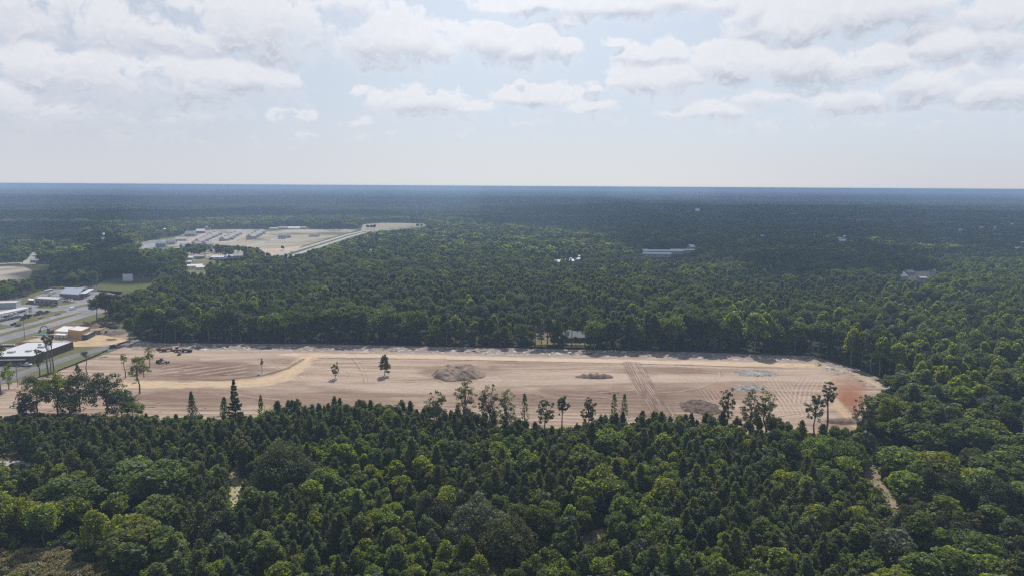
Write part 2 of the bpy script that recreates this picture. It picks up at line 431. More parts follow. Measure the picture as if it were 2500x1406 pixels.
# open places as the photograph outlines them (pixels); trees whose body would cover them are left out
OPEN = {
 'clearing': [(-300, 1016), (-300, 905), (0, 845), (60, 795), (150, 730), (235, 700), (262, 760), (232, 792), (300, 800), (345, 820), (380, 835), (750, 837), (1250, 847), (1700, 857), (1985, 866), (2090, 897), (2190, 936), (2150, 962), (2118, 1010), (2085, 1040), (1960, 1028), (1900, 1000), (1860, 985), (1790, 995), (1700, 1005), (1500, 1000), (1380, 1040), (1290, 1020), (1100, 990), (1000, 980), (850, 970), (700, 972), (600, 1010), (300, 1012)],
 'shops': [(-300, 860), (-300, 745), (0, 742), (75, 722), (130, 703), (215, 700), (300, 708), (270, 722), (236, 735), (240, 765), (232, 792), (240, 830)],
 'screen_field': [(228, 706), (262, 682), (300, 678), (386, 678), (384, 690), (300, 712)],
 'sand_lot': [(-300, 690), (-300, 652), (0, 648), (130, 644), (128, 655), (95, 668), (72, 678), (0, 682)],
 'lane': [(58, 644), (86, 614), (94, 614), (86, 644)],
 'lane2': [(-300, 648), (-300, 642), (85, 638), (85, 645)],
 'village': [(335, 606), (345, 592), (430, 578), (480, 562), (560, 560), (860, 560), (872, 564), (800, 592), (760, 603), (690, 622), (640, 622), (600, 598), (480, 598), (440, 604)],
 'village2': [(446, 662), (456, 652), (506, 650), (506, 660)], 'village3': [(440, 642), (450, 630), (600, 625), (598, 634), (530, 638), (490, 646)],
 'highway': [(672, 622), (800, 586), (870, 560), (890, 546), (1040, 544), (1030, 556), (900, 566), (860, 580), (760, 610), (725, 622)],
 'tan_field': [(885, 562), (888, 546), (960, 543), (1042, 546), (1038, 556), (930, 563)],
 'yards1': [(862, 622), (872, 612), (908, 612), (908, 620)],
 'yards2': [(1332, 650), (1345, 636), (1420, 634), (1422, 645)],
 'sheds': [(1548, 622), (1560, 614), (1700, 606), (1708, 616), (1690, 632), (1600, 634)],
 'yards3': [(1612, 664), (1616, 648), (1660, 648), (1660, 664)],
 'yards4': [(2178, 684), (2200, 664), (2290, 656), (2296, 668), (2260, 690)],
 'yards5': [(2035, 600), (2050, 582), (2090, 588), (2170, 600), (2160, 606)],
 'yards6': [(2320, 566), (2330, 556), (2450, 552), (2460, 560), (2380, 568)],
 'yards7': [(2476, 616), (2480, 600), (2510, 600), (2510, 618)],
 'yards8': [(2010, 588), (1985, 584), (1988, 578), (2030, 580)],
 'lawn': [(1303, 837), (1304, 828), (1345, 826), (1346, 837)], 'lawn2': [(1388, 837), (1389, 828), (1430, 828), (1431, 837)],
 'yards9': [(700, 562), (655, 558), (700, 552), (760, 554), (760, 561)],
 'yards10': [(130, 585), (180, 566), (290, 566), (300, 604), (240, 604)],
 'glade1': [(556, 1232), (560, 1160), (572, 1132), (590, 1134), (586, 1232)],
 'glade2': [(2098, 1165), (2108, 1115), (2130, 1112), (2150, 1165), (2200, 1240), (2180, 1255), (2120, 1185)],
 'glade3': [(-50, 1410), (-50, 1352), (110, 1340), (180, 1352), (200, 1375), (270, 1385), (300, 1410)],
 'glade4': [(1382, 1325), (1440, 1300), (1482, 1282), (1480, 1302), (1432, 1328), (1385, 1336)],
 'glade5': [(1180, 1412), (1196, 1350), (1226, 1366), (1222, 1412)],
 'glade6': [(435, 1372), (462, 1322), (480, 1330), (462, 1368)],
 'glade7': [(0, 1142), (0, 1122), (24, 1080), (50, 1088), (60, 1120), (80, 1142)],
 'glade8': [(2205, 1410), (2228, 1376), (2262, 1412)],
}

for _i, (_x, _y) in enumerate([(188, 576), (140, 586), (186, 590), (277, 573), (248, 590), (255, 578), (250, 607), (282, 600), (402, 566), (885, 622), (903, 619), (1362, 648), (1385, 646), (1405, 642), (1418, 636), (1617, 662), (1648, 662), (1860, 584), (1988, 583), (2020, 584), (2046, 588), (2058, 596), (2063, 588), (2102, 602), (2395, 563), (2345, 568), (2430, 560), (1936, 532), (2483, 614), (2494, 602), (2470, 553)]):
    OPEN['spot%d' % _i] = [(_x - 8, _y + 1), (_x - 8, _y - 6), (_x + 8, _y - 6), (_x + 8, _y + 1)]
for _k in list(OPEN):                       # trees stand close round the yards
    if _k in ('yards1', 'yards2', 'yards3', 'yards5', 'yards6', 'yards7', 'yards8', 'yards10'): del OPEN[_k]; continue
    if _k.startswith('yards') or _k == 'sheds':
        _p = OPEN[_k]; _cx = sum(a[0] for a in _p) / len(_p); _cy = sum(a[1] for a in _p) / len(_p)
        _s = .55 if _k in ('yards2', 'yards3', 'yards5', 'yards10', 'yards7') else .8
        OPEN[_k] = [(_cx + (a - _cx) * (_s + .1), _cy + (b - _cy) * _s) for a, b in _p]
# ------------------------------------------------------------------ ground
def sheet(name, px, z, mat, label=None):
    g = [gp(*p)[:2] for p in px]
    b = MB(); b.add([(x, y, z) for x, y in g], [tuple(range(len(g)))])
    me = b.mesh(name, mat)
    if me.polygons and me.polygons[0].normal.z < 0: me.flip_normals()
    o = bpy.data.objects.new(name, me); COL.objects.link(o); tag(o, kind='structure'); return o
def strip(name, pts, w, z, mat, kind='structure'):
    """ribbon of width w (m) along ground points"""
    P = [Vector((p[0], p[1])) for p in pts]; vs = []; fs = []
    for i, p in enumerate(P):
        d = (P[min(i + 1, len(P) - 1)] - P[max(i - 1, 0)]).normalized(); n = Vector((-d.y, d.x))
        ww = w[i] if isinstance(w, (list, tuple)) else w
        vs += [(*(p + n * ww / 2), z), (*(p - n * ww / 2), z)]
    for i in range(len(P) - 1): fs.append((2 * i + 1, 2 * i + 3, 2 * i + 2, 2 * i))
    b = MB(); b.add(vs, fs); o = b.build(name, mat); tag(o, kind=kind); return o

def build_ground():
    rings = np.r_[0.0, np.geomspace(40, 60000, 90)]
    ys = np.r_[-2500, -1000, -300, -60, 0, np.geomspace(60, 55000, 80)]
    xs = np.r_[-np.geomspace(55000, 60, 60), 0, np.geomspace(60, 55000, 60)]
    gx, gy = np.meshgrid(xs, ys, indexing='ij'); gz = terrain(gx, gy) - 0.08
    V = np.stack([gx, gy, gz], -1).reshape(-1, 3); nx, ny = gx.shape; idx = np.arange(nx * ny).reshape(nx, ny)
    F = np.stack([idx[:-1, :-1], idx[1:, :-1], idx[1:, 1:], idx[:-1, 1:]], -1).reshape(-1, 4)
    m, q, o = mat_new('woodland_floor')
    g = q.node('ShaderNodeNewGeometry'); p = g.outputs['Position']
    c = q.mix(q.smooth(q.noise(p, .25, 6, .65), .35, .65), (.038, .034, .022), (.065, .062, .036))
    c = q.mix(q.smooth(q.noise(p, .02, 4, .6), .45, .6), c, (.035, .045, .02))
    pf = q.v('MULTIPLY', p, (0.35, 1, 1))
    far = q.mix(q.smooth(q.noise(pf, .0022, 6, .65), .45, .58), (.028, .040, .018), (.05, .075, .028))
    far = q.mix(q.smooth(q.noise(pf, .006, 3, .6), .66, .70), far, (.20, .19, .12))
    s = q.node('ShaderNodeSeparateXYZ'); q.put(s.inputs[0], p)
    c = q.mix(q.smooth(s.outputs[1], 2500, 5000), c, far)
    b = q.node('ShaderNodeBsdfDiffuse'); q.put(b.inputs[0], c); q.l.new(b.outputs[0], o.inputs[0])
    me = np_mesh('ground', V, F, [m], smooth=True); ob = bpy.data.objects.new('ground', me); COL.objects.link(ob); tag(ob, kind='structure')
build_ground()

# the cleared site: one relief sheet; its colours follow the soils and the wheel tracks ------------------
CLEAR = [(-420, 1085), (-420, 1012), (-160, 968), (0, 938), (80, 927), (170, 895), (262, 862), (300, 846), (345, 833), (380, 837), (750, 839), (1250, 849), (1700, 859), (1985, 868), (2090, 899), (2188, 937), (2160, 962), (2130, 1010), (2100, 1080), (1400, 1095), (700, 1060)]
MOUNDS = []
def clear_height(px, py, X, Y):
    Z = np.zeros_like(X)
    return Z
def build_clearing():
    g = np.array([gp(*p)[:2] for p in CLEAR]); lo = g.min(0); hi = g.max(0)
    st = 0.55; xs = np.arange(lo[0], hi[0] + st, st); ys = np.arange(lo[1], hi[1] + st, st)
    X, Y = np.meshgrid(xs, ys, indexing='ij'); sh = X.shape
    px, py = proj(np.stack([X.ravel(), Y.ravel(), np.zeros(X.size)], 1)); px = px.reshape(sh); py = py.reshape(sh)
    ins = in_poly(X, Y, g.tolist())
    # --- soils
    def area(cx, cy, rx, ry, soft=.35, nz=.35):
        d = np.hypot((px - cx) / rx, (py - cy) / ry) + (fbm(X / 9, Y / 9, 3) - .5) * nz * 2
        return np.clip((1 + soft - d) / (2 * soft), 0, 1)
    def poly_area(pp, soft=4.0):
        gg = [gp(*p)[:2] for p in pp]; i_ = in_poly(X + (fbm(X / 7, Y / 7, 3) - .5) * 6, Y + (fbm(X / 7 + 9, Y / 7, 3) - .5) * 6, gg)
        d, _, _ = seg_dist(X, Y, gg + [gg[0]]); return np.where(i_, np.clip(d / soft, 0, 1), 0)
    def line(pp, w, soft=.25, wob=.0):
        gg = [gp(*p)[:2] for p in pp]; d, off, run = seg_dist(X, Y, gg); d = d + (fbm(X / 5, Y / 5, 3) - .5) * w * .5 * wob
        return np.clip((w / 2 * (1 + soft) - d) / (w * soft), 0, 1), off, run
    SAND = np.array([.46, .365, .285]); PALE = np.array([.56, .465, .375]); BROWN = np.array([.285, .212, .165]); YEL = np.array([.565, .45, .31]); RED = np.array([.36, .20, .135]); ORG = np.array([.41, .275, .20]); DARK = np.array([.13, .10, .085]); GREY = np.array([.36, .33, .31])
    C = np.empty(sh + (3,)); C[:] = SAND
    def lay(mask, col, k=1.0):
        m = np.clip(mask * k, 0, 1)[..., None]; C[:] = C * (1 - m) + col * m
    streak = fbm(X / 46, Y / 3.2, 4); WX = X + 14 * (fbm(X / 40, Y / 22, 3) - .5); WY = Y + 16 * (fbm(X / 55 + 4, Y / 30, 3) - .5); streak = .5 * streak + .5 * fbm(WX / 30, WY / 2.2, 4); fine = fbm(WX / 12 + 9, WY / .8, 3); broad = fbm(X / 70, Y / 24 + 5, 3)
    lay(np.clip((streak - .50) * 6, 0, 1), PALE, .6); lay(np.clip((.48 - streak) * 6, 0, 1), BROWN, .6)
    lay(np.clip((.5 - broad) * 4, 0, 1), BROWN, .35)
    Z = (streak - .5) * .25 + (fine - .5) * .22 + (fbm(X / 2.2, Y / 1.6, 3) - .5) * .16
    # broad brown / pale areas as in the photo
    lay(area(480, 902, 150, 26), BROWN, .8); lay(area(450, 972, 190, 24), BROWN, .75); lay(area(700, 878, 60, 12), BROWN, .6)
    lay(area(800, 975, 200, 22), BROWN, .5); lay(area(1400, 975, 330, 26), BROWN, .72); lay(area(1650, 905, 130, 10), BROWN, .65); lay(area(820, 950, 60, 10), BROWN, .4)
    lay(area(1120, 907, 98, 17, .2), BROWN, .75); lay(area(1720, 950, 190, 26), BROWN, .5); lay(area(1330, 940, 240, 10, .5), BROWN, .3)
    lay(area(1350, 918, 300, 12), PALE, .35); lay(area(1650, 925, 220, 9), PALE, .6); lay(area(1000, 945, 130, 12), PALE, .45); lay(area(400, 905, 70, 6), PALE, .35); lay(area(620, 868, 220, 12), PALE, .35)
    lay(area(60, 985, 120, 12), PALE, .3); lay(area(2060, 915, 110, 10), PALE, .4)
    # furrow fan on the left
    m = poly_area([(372, 918), (392, 894), (430, 888), (520, 892), (600, 887), (618, 900), (600, 918)], 3)
    th = rad(38); u = (X * math.sin(th) - Y * math.cos(th)); r_ = np.sin(u / 1.15 + 3 * fbm(X / 20, Y / 20, 2)) ; Z += m * r_ * .09; lay(m * (r_ > .2), BROWN * .85, .35); lay(m * (r_ < -.5), PALE, .35)
    m = poly_area([(290, 925), (300, 890), (345, 885), (372, 900), (372, 925)], 3); r_ = np.sin(u / 1.3); Z += m * r_ * .06; lay(m * (r_ > .2), BROWN, .5)
    # long furrows along the near side
    m = poly_area([(-200, 1012), (-100, 985), (60, 985), (330, 980), (640, 992), (640, 1040), (-200, 1060)], 3)
    r_ = np.sin(Y / .92 + 2.2 * fbm(X / 60, Y / 30, 2)); Z += m * r_ * .13; lay(m * np.clip(r_ - .3, 0, 1), BROWN * .7, .5)
    m = poly_area([(1150, 1050), (1250, 960), (1500, 948), (1760, 965), (1800, 1050)], 3)
    r_ = np.sin((Y + .06 * X) / .75 + 3 * fbm(X / 50, Y / 20, 2)); Z += m * r_ * .09; lay(m * (r_ > .4), BROWN, .5)
    # debris-strewn belt along the far fence; tree shade and light dapples painted in
    dd, off, run = seg_dist(X, Y, [gp(*p)[:2] for p in FENCE_FAR])
    b_ = np.clip((24 - dd) / 8, 0, 1); lay(b_, np.array([.33, .29, .26]), .75)
    sp = fbm(X / 1.9, Y / 1.0, 3) + .25 * (fbm(X / 22, Y / 9, 2) - .5); lay(b_ * np.clip((sp - .62) * 12, 0, 1), np.array([.72, .66, .6]), .8); Z += b_ * (fbm(X / 2.0, Y / 2, 3) - .5) * .7
    # stray wheel tracks of the machines, long and shallow arcs
    rt = np.random.default_rng(8)
    for i in range(80):
        cx, cy = rt.uniform(lo[0] + 60, hi[0] - 20), rt.uniform(lo[1] + 12, hi[1] - 22); ang = rt.normal() * (.16 if i % 4 else .8); cur = rt.normal() * .010; Lk = rt.uniform(25, 85); pts_ = []
        x, y = cx, cy
        for k in range(7):
            pts_.append((x, y)); x += math.cos(ang) * Lk / 6; y += math.sin(ang) * Lk / 6; ang += cur * Lk / 6
        d, off, run = seg_dist(X, Y, pts_); wd = rt.uniform(1.6, 5); m = np.clip((wd / 2 - d) / .5, 0, 1) * np.clip(np.minimum(run, Lk - run) / 9, 0, 1)
        r_ = np.sin(off * rt.uniform(2.4, 4.2) + 1.5 * fbm(run / 10, off, 2)) * (.3 + fbm(off / .9, run / 18, 2)); k_ = rt.uniform(.5, 1)
        lay(m * np.clip(r_, 0, 1), PALE * 1.05, k_); lay(m * np.clip(-r_, 0, 1), BROWN * .9, k_); Z += m * r_ * .09
    # yellow haul roads
    def road(pp, w, col, k=.95, rut=.10, z=-.12):
        m, off, run = line(pp, w, .3, .9); lay(m, col, k)
        r_ = np.sin(off * 3.6 + 5 * fbm(run / 18, off / 3, 3)); lay(m * np.clip(r_ * 1.4 * fbm(off / .8, run / 40, 2) * 1.6 - .1, 0, 1), col * .68, .75); Z[:] = Z * (1 - m * .55) + m * (z * .4 + r_ * rut * .45)
    PALE2 = PALE * 1.22; YEL = YEL * 1.12
    road([(700, 866), (745, 867), (900, 868), (1050, 871), (1250, 876), (1500, 881), (1700, 886), (1880, 890), (1985, 893)], 8.5, PALE2 * .6 + YEL * .4, .95, .04)
    road([(1700, 887), (1880, 890), (1985, 893)], 6, YEL, .7, .05); road([(1500, 888), (1750, 897), (1960, 903)], 3, PALE, .6)
    road([(1250, 881), (1500, 887), (1700, 892), (1850, 897)], 1.6, DARK * 1.6, .5, .1, .12); road([(780, 874), (1000, 876), (1250, 881)], 1.4, BROWN * .8, .6, .1, .1)
    road([(752, 869), (735, 888), (712, 906), (672, 922), (620, 932), (540, 937), (430, 939), (330, 938), (290, 940)], 11, YEL, .95, .12)
    road([(752, 872), (722, 905), (700, 925), (650, 938), (590, 941)], 6, YEL * .8 + SAND * .25, .8, .14)
    road([(728, 885), (742, 893), (820, 898), (900, 910)], 3, PALE, .5); road([(770, 935), (900, 943), (1100, 940), (1350, 932), (1650, 925), (1850, 921), (2000, 925)], 9, PALE, .55, .05)
    road([(500, 877), (640, 870), (745, 868)], 6, PALE, .5, .04)
    road([(440, 925), (540, 928), (640, 917), (700, 900), (740, 876)], 3, BROWN * .9, .6, .06, .15)
    # crossing wheel tracks
    m, off, run = line([(1543, 888), (1556, 912), (1574, 945), (1600, 982), (1618, 1010)], 11, .15, .3)
    wv_ = off + .8 * (fbm(run / 14, off / 3, 2) - .5); r_ = np.sin(wv_ * 5.3 + 2 * fbm(off / 2, run / 16, 2)) * (1.5 * fbm(off / .9, run / 16, 2)) + (fbm(off / .7, run / 45, 2) - .5) * 1.8; lay(m, BROWN, .55); lay(m * np.clip(r_ + .1, 0, 1), BROWN * .72, .6); lay(m * np.clip(-r_ - .1, 0, 1), PALE, .9); Z = Z * (1 - m * .6) + m * r_ * .08
    for pp in ([(1862, 925), (1885, 945), (1915, 975), (1935, 1010)], [(1900, 925), (1915, 950), (1938, 980)], [(1700, 930), (1735, 950), (1755, 975)], [(1980, 925), (1965, 950), (1960, 985)]):
        m, off, run = line(pp, 12, .4, .6); r_ = np.sin(off * 3.1 + 1.6 * fbm(run / 12, off / 4, 2)) * (.3 + fbm(off / 1.5, run / 20, 2)); lay(m * np.clip(r_, 0, 1), PALE, .55); lay(m * np.clip(-r_, 0, 1), BROWN, .35); Z += m * r_ * .05
    for pp, w in (([(1925, 892), (1960, 886), (1995, 884), (2010, 889), (2000, 897)], 5), ([(2040, 898), (2080, 908), (2115, 922), (2150, 938)], 4), ([(2010, 930), (2030, 920), (2080, 916), (2110, 925), (2130, 940)], 3)):
        road(pp, w, YEL * .9, .6, .16)
    # round tracks at the bend and at the left end
    for cx, cy, rx, ry, w, a in ((680, 880, 60, 13, .25, .4), (800, 880, 45, 12, .25, .35), (800, 915, 60, 20, .2, .3), (2010, 892, 46, 12, .3, .4), (1960, 905, 70, 10, .3, .35), (60, 985, 120, 26, .25, .35), (0, 1000, 60, 14, .3, .3)):
        d = np.hypot((px - cx) / rx, (py - cy) / ry); m = np.clip(1 - np.abs(d - .85) / w, 0, 1); r_ = np.sin(d * 42); lay(m * (r_ > 0), PALE, a); lay(m * (r_ <= 0), BROWN, a); Z += m * r_ * .05
    # red clay
    lay(area(2064, 964, 38, 40, .5), ORG, .6); lay(area(2075, 975, 34, 34, .5), RED, .85); lay(area(2092, 940, 50, 14, .5), ORG, .3); lay(area(1760, 945, 22, 8, .5), ORG, .5); lay(area(2070, 1040, 60, 14, .4), ORG, .35)
    road([(2030, 972), (2050, 995), (2075, 1022), (2090, 1040)], 5, YEL * .9, .75, .12); road([(2118, 927), (2150, 945)], 2, YEL, .6)
    # rubble rings and stump pits
    for cx, cy, rx, ry in ((1848, 911, 52, 9), (1828, 948, 42, 9)):
        a_ = area(cx, cy, rx, ry, .25, .4); lay(a_, np.array([.27, .245, .23]), .6); sp = fbm(X / 1.1, Y / .9, 2); lay(a_ * np.clip((sp - .58) * 10, 0, 1), np.array([.58, .55, .53]), .6); Z += a_ * (sp - .4) * 1.6
    lay(area(2070, 1028, 60, 8, .3), DARK, .6); lay(area(1960, 890, 20, 3, .3), YEL, .5)
    # leafy litter under the lone trees
    for cx, cy in ((940, 918), (819, 924), (640, 910)): lay(area(cx, cy, 14, 3.5, .4), np.array([.42, .41, .37]), .5)
    mean = C[ins].mean(0); C = np.clip(mean + (C - mean) * 1.38, .04, .8)
    C *= np.array([.76, .735, .755])
    C *= (0.90 + .2 * fbm(X / 1.3, Y / 1.1, 2))[..., None] * (0.94 + .12 * fine)[..., None]
    Z += .06
    edge, _, _ = seg_dist(X, Y, g.tolist() + [g[0].tolist()]); Z = Z * np.clip(edge / 3, 0, 1) + .02
    idx = np.arange(X.size).reshape(sh); cell = ins[:-1, :-1] & ins[1:, :-1] & ins[1:, 1:] & ins[:-1, 1:]
    F = np.stack([idx[:-1, :-1][cell], idx[1:, :-1][cell], idx[1:, 1:][cell], idx[:-1, 1:][cell]], 1)
    used = np.zeros(X.size, bool); used[F.ravel()] = True; remap = np.cumsum(used) - 1
    V = np.stack([X, Y, Z], -1).reshape(-1, 3)[used]; F = remap[F]; cc = np.c_[C.reshape(-1, 3)[used], np.ones(used.sum())].astype(np.float32)
    m, q, o = mat_new('cleared_soil'); at = q.node('ShaderNodeAttribute', attribute_name='soil'); gg = q.node('ShaderNodeNewGeometry')
    n1 = q.noise(q.v('MULTIPLY', gg.outputs['Position'], (.6, 2.2, 1)), 1.1, 6, .7); k = q.m('MULTIPLY_ADD', n1, .42, .79)
    b = q.node('ShaderNodeBsdfDiffuse'); q.put(b.inputs[0], q.v('SCALE', at.outputs['Color'], None, k)); q.l.new(b.outputs[0], o.inputs[0])
    me = np_mesh('cleared_ground', V, F, [m], {'soil': ('FLOAT_COLOR', 'POINT', cc)}, smooth=True)
    ob = bpy.data.objects.new('cleared_ground', me); COL.objects.link(ob); tag(ob, kind='structure')
build_clearing()

# heaps of earth and brush
def heap(name, label, cat, px, py, rx, ry, h, col, rough, seed, peaks=1, crater=0.0, st=0.45, group=None, c2=None):
    x0, y0, _ = gp(px, py); xs = np.arange(-rx * 1.15, rx * 1.15, st); ys = np.arange(-ry * 1.15, ry * 1.15, st)
    X, Y = np.meshgrid(xs, ys, indexing='ij'); so = seed * 7.7
    d = np.hypot(X / rx, Y / ry) + (fbm(X / (rx * .45) + so, Y / (rx * .45), 3) - .5) * .42
    base = np.clip(1 - d, 0, 1)
    Z = h * np.clip(base * 1.9, 0, 1) ** .85
    if peaks > 1: Z *= .55 + .45 * np.abs(np.sin((X / rx + 1) * math.pi * peaks / 2 + fbm(Y / 2, X / 3, 2)))
    if crater: Z -= crater * np.clip(1 - np.hypot(X / (rx * .32) - .25, Y / (ry * .6)), 0, 1) * h
    r = base > 0; Z += r * (fbm(X / 2.4 + so, Y / 2.4, 3) - .5) * rough * 2 * np.clip(base * 4, 0, 1); Z = np.where(r, np.maximum(Z, 0), -.25)
    idx = np.arange(X.size).reshape(X.shape); F = np.stack([idx[:-1, :-1], idx[1:, :-1], idx[1:, 1:], idx[:-1, 1:]], -1).reshape(-1, 4)
    keep = (Z.ravel()[F] > -.2).any(1); F = F[keep]; used = np.zeros(X.size, bool); used[F.ravel()] = True; remap = np.cumsum(used) - 1
    V = np.stack([X, Y, Z], -1).reshape(-1, 3)[used]; F = remap[F]
    m = ground_mat(name + '_soil_%d' % seed, col, c2 or tuple(c * .72 for c in col), .5, bump=.25)
    me = np_mesh(name, V, F, [m]); o = bpy.data.objects.new(name, me); COL.objects.link(o); o.location = (x0, y0, 0.02); tag(o, label, cat, group); return o
heap('dirt_mound', 'largest round mound of brown earth in the middle of the cleared site', 'mound', 1120, 914, 13.5, 13, 5.0, (.30, .24, .20), .8, 1, 2, .5, c2=(.22, .17, .14))
heap('dirt_windrow', 'low row of brown earth heaps right of the large mound', 'mound', 1452, 920, 10.5, 4.2, 1.9, (.23, .175, .14), .3, 2, 6)
heap('brush_pile', 'dark brown pile of roots and brush at the near edge of the site', 'brush pile', 1712, 994, 9.5, 11, 1.6, (.20, .145, .12), .9, 3, 4, .5, c2=(.08, .06, .05))
heap('brush_pile', 'low dark heap of brush below the red clay', 'brush pile', 2050, 1030, 7, 3, 1.0, (.16, .12, .10), .5, 4, 3)
heap('rubble_heap', 'pale grey rubble spread in a low ring near the right end', 'rubble', 1848, 912, 6.0, 3.5, .6, (.42, .40, .385), .5, 5, 4, c2=(.18, .165, .155))
heap('rubble_heap', 'black and white ring of debris behind the broad group of pines', 'rubble', 1828, 950, 6.0, 3.5, .7, (.36, .34, .34), .5, 6, 4, c2=(.07, .065, .07))
heap('dirt_mound', 'low brown earth bank behind the half-built shop near the wood', 'mound', 205, 797, 16, 8, 2.4, (.24, .18, .14), .4, 7, 2)
heap('dirt_mound', 'grey-brown spoil bank at the foot of the wood right of the half-built shop', 'mound', 272, 812, 14, 8, 2.2, (.25, .21, .18), .4, 8, 2)
heap('dirt_mound', 'small dark heap on the yellow sand beside the half-built shop', 'mound', 272, 829, 4, 2, .8, (.22, .17, .12), .3, 9, 2)
heap('dirt_mound', 'reddish earth bank between the highway and the white-roofed building', 'mound', 55, 838, 8, 3.5, 1.2, (.22, .12, .09), .3, 10, 2)

# roads, aprons and fields at the left ------------------------------------------------------------------
ASPH = ground_mat('worn_asphalt', (.235, .235, .245), (.275, .27, .28), .35, (1, 1, 1), (.20, .20, .21), .05)
ASPH2 = ground_mat('dark_asphalt', (.16, .16, .175), (.20, .20, .21), .35)
GRASS = ground_mat('mown_grass', (.115, .125, .058), (.15, .15, .075), .3, (1, 1, 1), (.17, .14, .09), .03)
GRASS2 = ground_mat('field_grass', (.095, .11, .045), (.12, .125, .055), .06, (1, 1, 1), (.11, .105, .06), .02)
DIRT = ground_mat('yellow_dirt', (.52, .41, .26), (.44, .33, .22), .25, (1, 1, 1), (.34, .25, .18), .04, bump=.3)
BDIRT = ground_mat('brown_dirt', (.30, .23, .17), (.38, .29, .21), .2, (1, 1, 1), (.24, .18, .13), .05, bump=.3)
SANDL = ground_mat('pale_sand', (.38, .34, .28), (.32, .28, .24), .06)
CONC = ground_mat('concrete', (.38, .37, .36), (.32, .31, .31), .2)
sheet('roadside_ground', [(-900, 1010), (-900, 780), (-200, 742), (0, 736), (80, 716), (130, 700), (240, 697), (330, 705), (300, 740), (310, 800), (350, 835), (300, 848), (262, 864), (170, 897), (80, 929), (0, 942), (-200, 980)], -.04, GRASS)
sheet('building_yard', [(-200, 868), (0, 846), (60, 832), (130, 812), (190, 795), (235, 792), (290, 806), (345, 830), (300, 846), (200, 846), (120, 840), (60, 850)], 0.0, BDIRT)
sheet('sandy_yard', [(20, 842), (60, 832), (112, 822), (150, 815), (232, 812), (270, 822), (312, 826), (322, 834), (262, 842), (185, 846), (150, 838), (80, 838)], 0.03, DIRT)
sheet('shop_apron', [(-600, 835), (-600, 790), (0, 756), (70, 742), (88, 722), (128, 708), (215, 700), (240, 708), (300, 712), (290, 724), (236, 730), (236, 742), (150, 765), (60, 785), (0, 800)], 0.0, ASPH)
sheet('highway', [(-600, 912), (-600, 880), (0, 805), (80, 786), (150, 763), (236, 743), (300, 730), (300, 752), (236, 766), (154, 790), (70, 816), (0, 836)], 0.02, ASPH)
sheet('grass_median', [(-600, 901), (-600, 893), (0, 814), (80, 793), (150, 773), (196, 763), (200, 765), (154, 778), (80, 800), (0, 821)], .05, GRASS)
sheet('grass_verge', [(33, 787), (60, 776), (110, 762), (155, 757), (166, 760), (140, 769), (90, 781), (45, 789)], .05, GRASS)
sheet('grass_verge', [(-300, 822), (-300, 808), (0, 791), (22, 793), (26, 797), (0, 803), (-100, 812)], .05, GRASS)
sheet('grass_verge', [(84, 750), (98, 745), (140, 746), (144, 750), (120, 753), (90, 752)], .05, GRASS)
sheet('grass_verge', [(170, 751), (200, 744), (240, 736), (240, 742), (200, 749), (176, 753)], .05, GRASS)
sheet('grass_verge', [(140, 740), (180, 735), (188, 738), (160, 744), (144, 746)], .05, GRASS)
sheet('grass_field', [(222, 710), (245, 690), (266, 680), (300, 676), (400, 674), (420, 700), (330, 730), (262, 713)], .0, GRASS2)
lane = [gp(*p) for p in ((-420, 985), (-140, 962), (0, 932), (60, 908), (120, 890), (175, 870), (230, 856), (290, 842), (335, 829))]
strip('lane', lane, 8.5, .03, ASPH2); strip('kerb', [(p[0] - .0, p[1] + 4.6, 0) for p in lane], .5, .16, CONC)
sheet('parking_apron', [(-300, 900), (0, 888), (75, 887), (80, 893), (40, 902), (0, 912), (-300, 940)], .01, ASPH2)
for pts in (([(0, 828), (236, 754)]), ([(0, 809), (190, 759)])):
    a, b = gp(*pts[0]), gp(*pts[1]); n = 34
    for i in range(0, n):
        if i % 3: continue
    dash = MB(); d = Vector((b[0] - a[0], b[1] - a[1], 0)); L = d.length; d.normalize(); nn = Vector((-d.y, d.x, 0)) * .09
    for t in np.arange(0, L, 12):
        p = Vector(a) + d * t; q_ = p + d * 3.2; dash.add([p - nn + Vector((0, 0, .045)), q_ - nn + Vector((0, 0, .045)), q_ + nn + Vector((0, 0, .045)), p + nn + Vector((0, 0, .045))], [(0, 1, 2, 3)])
    o = dash.build('lane_markings', paint('road_paint', (.75, .75, .72), .8)); tag(o, kind='structure')
sheet('sand_lot', [(-500, 720), (-500, 655), (0, 651), (60, 651), (80, 662), (70, 680), (40, 700), (0, 705)], .0, SANDL)
sheet('grass_field', [(-500, 650), (0, 646), (140, 644), (140, 660), (100, 690), (60, 700), (80, 662), (60, 652), (0, 652), (-500, 656)], -.02, GRASS2)
strip('lane', [gp(-500, 648), gp(0, 644), (gp(90, 641))], 10, .05, CONC); strip('lane', [gp(68, 645), gp(84, 628), gp(91, 615)], [16, 14, 10], .07, CONC)
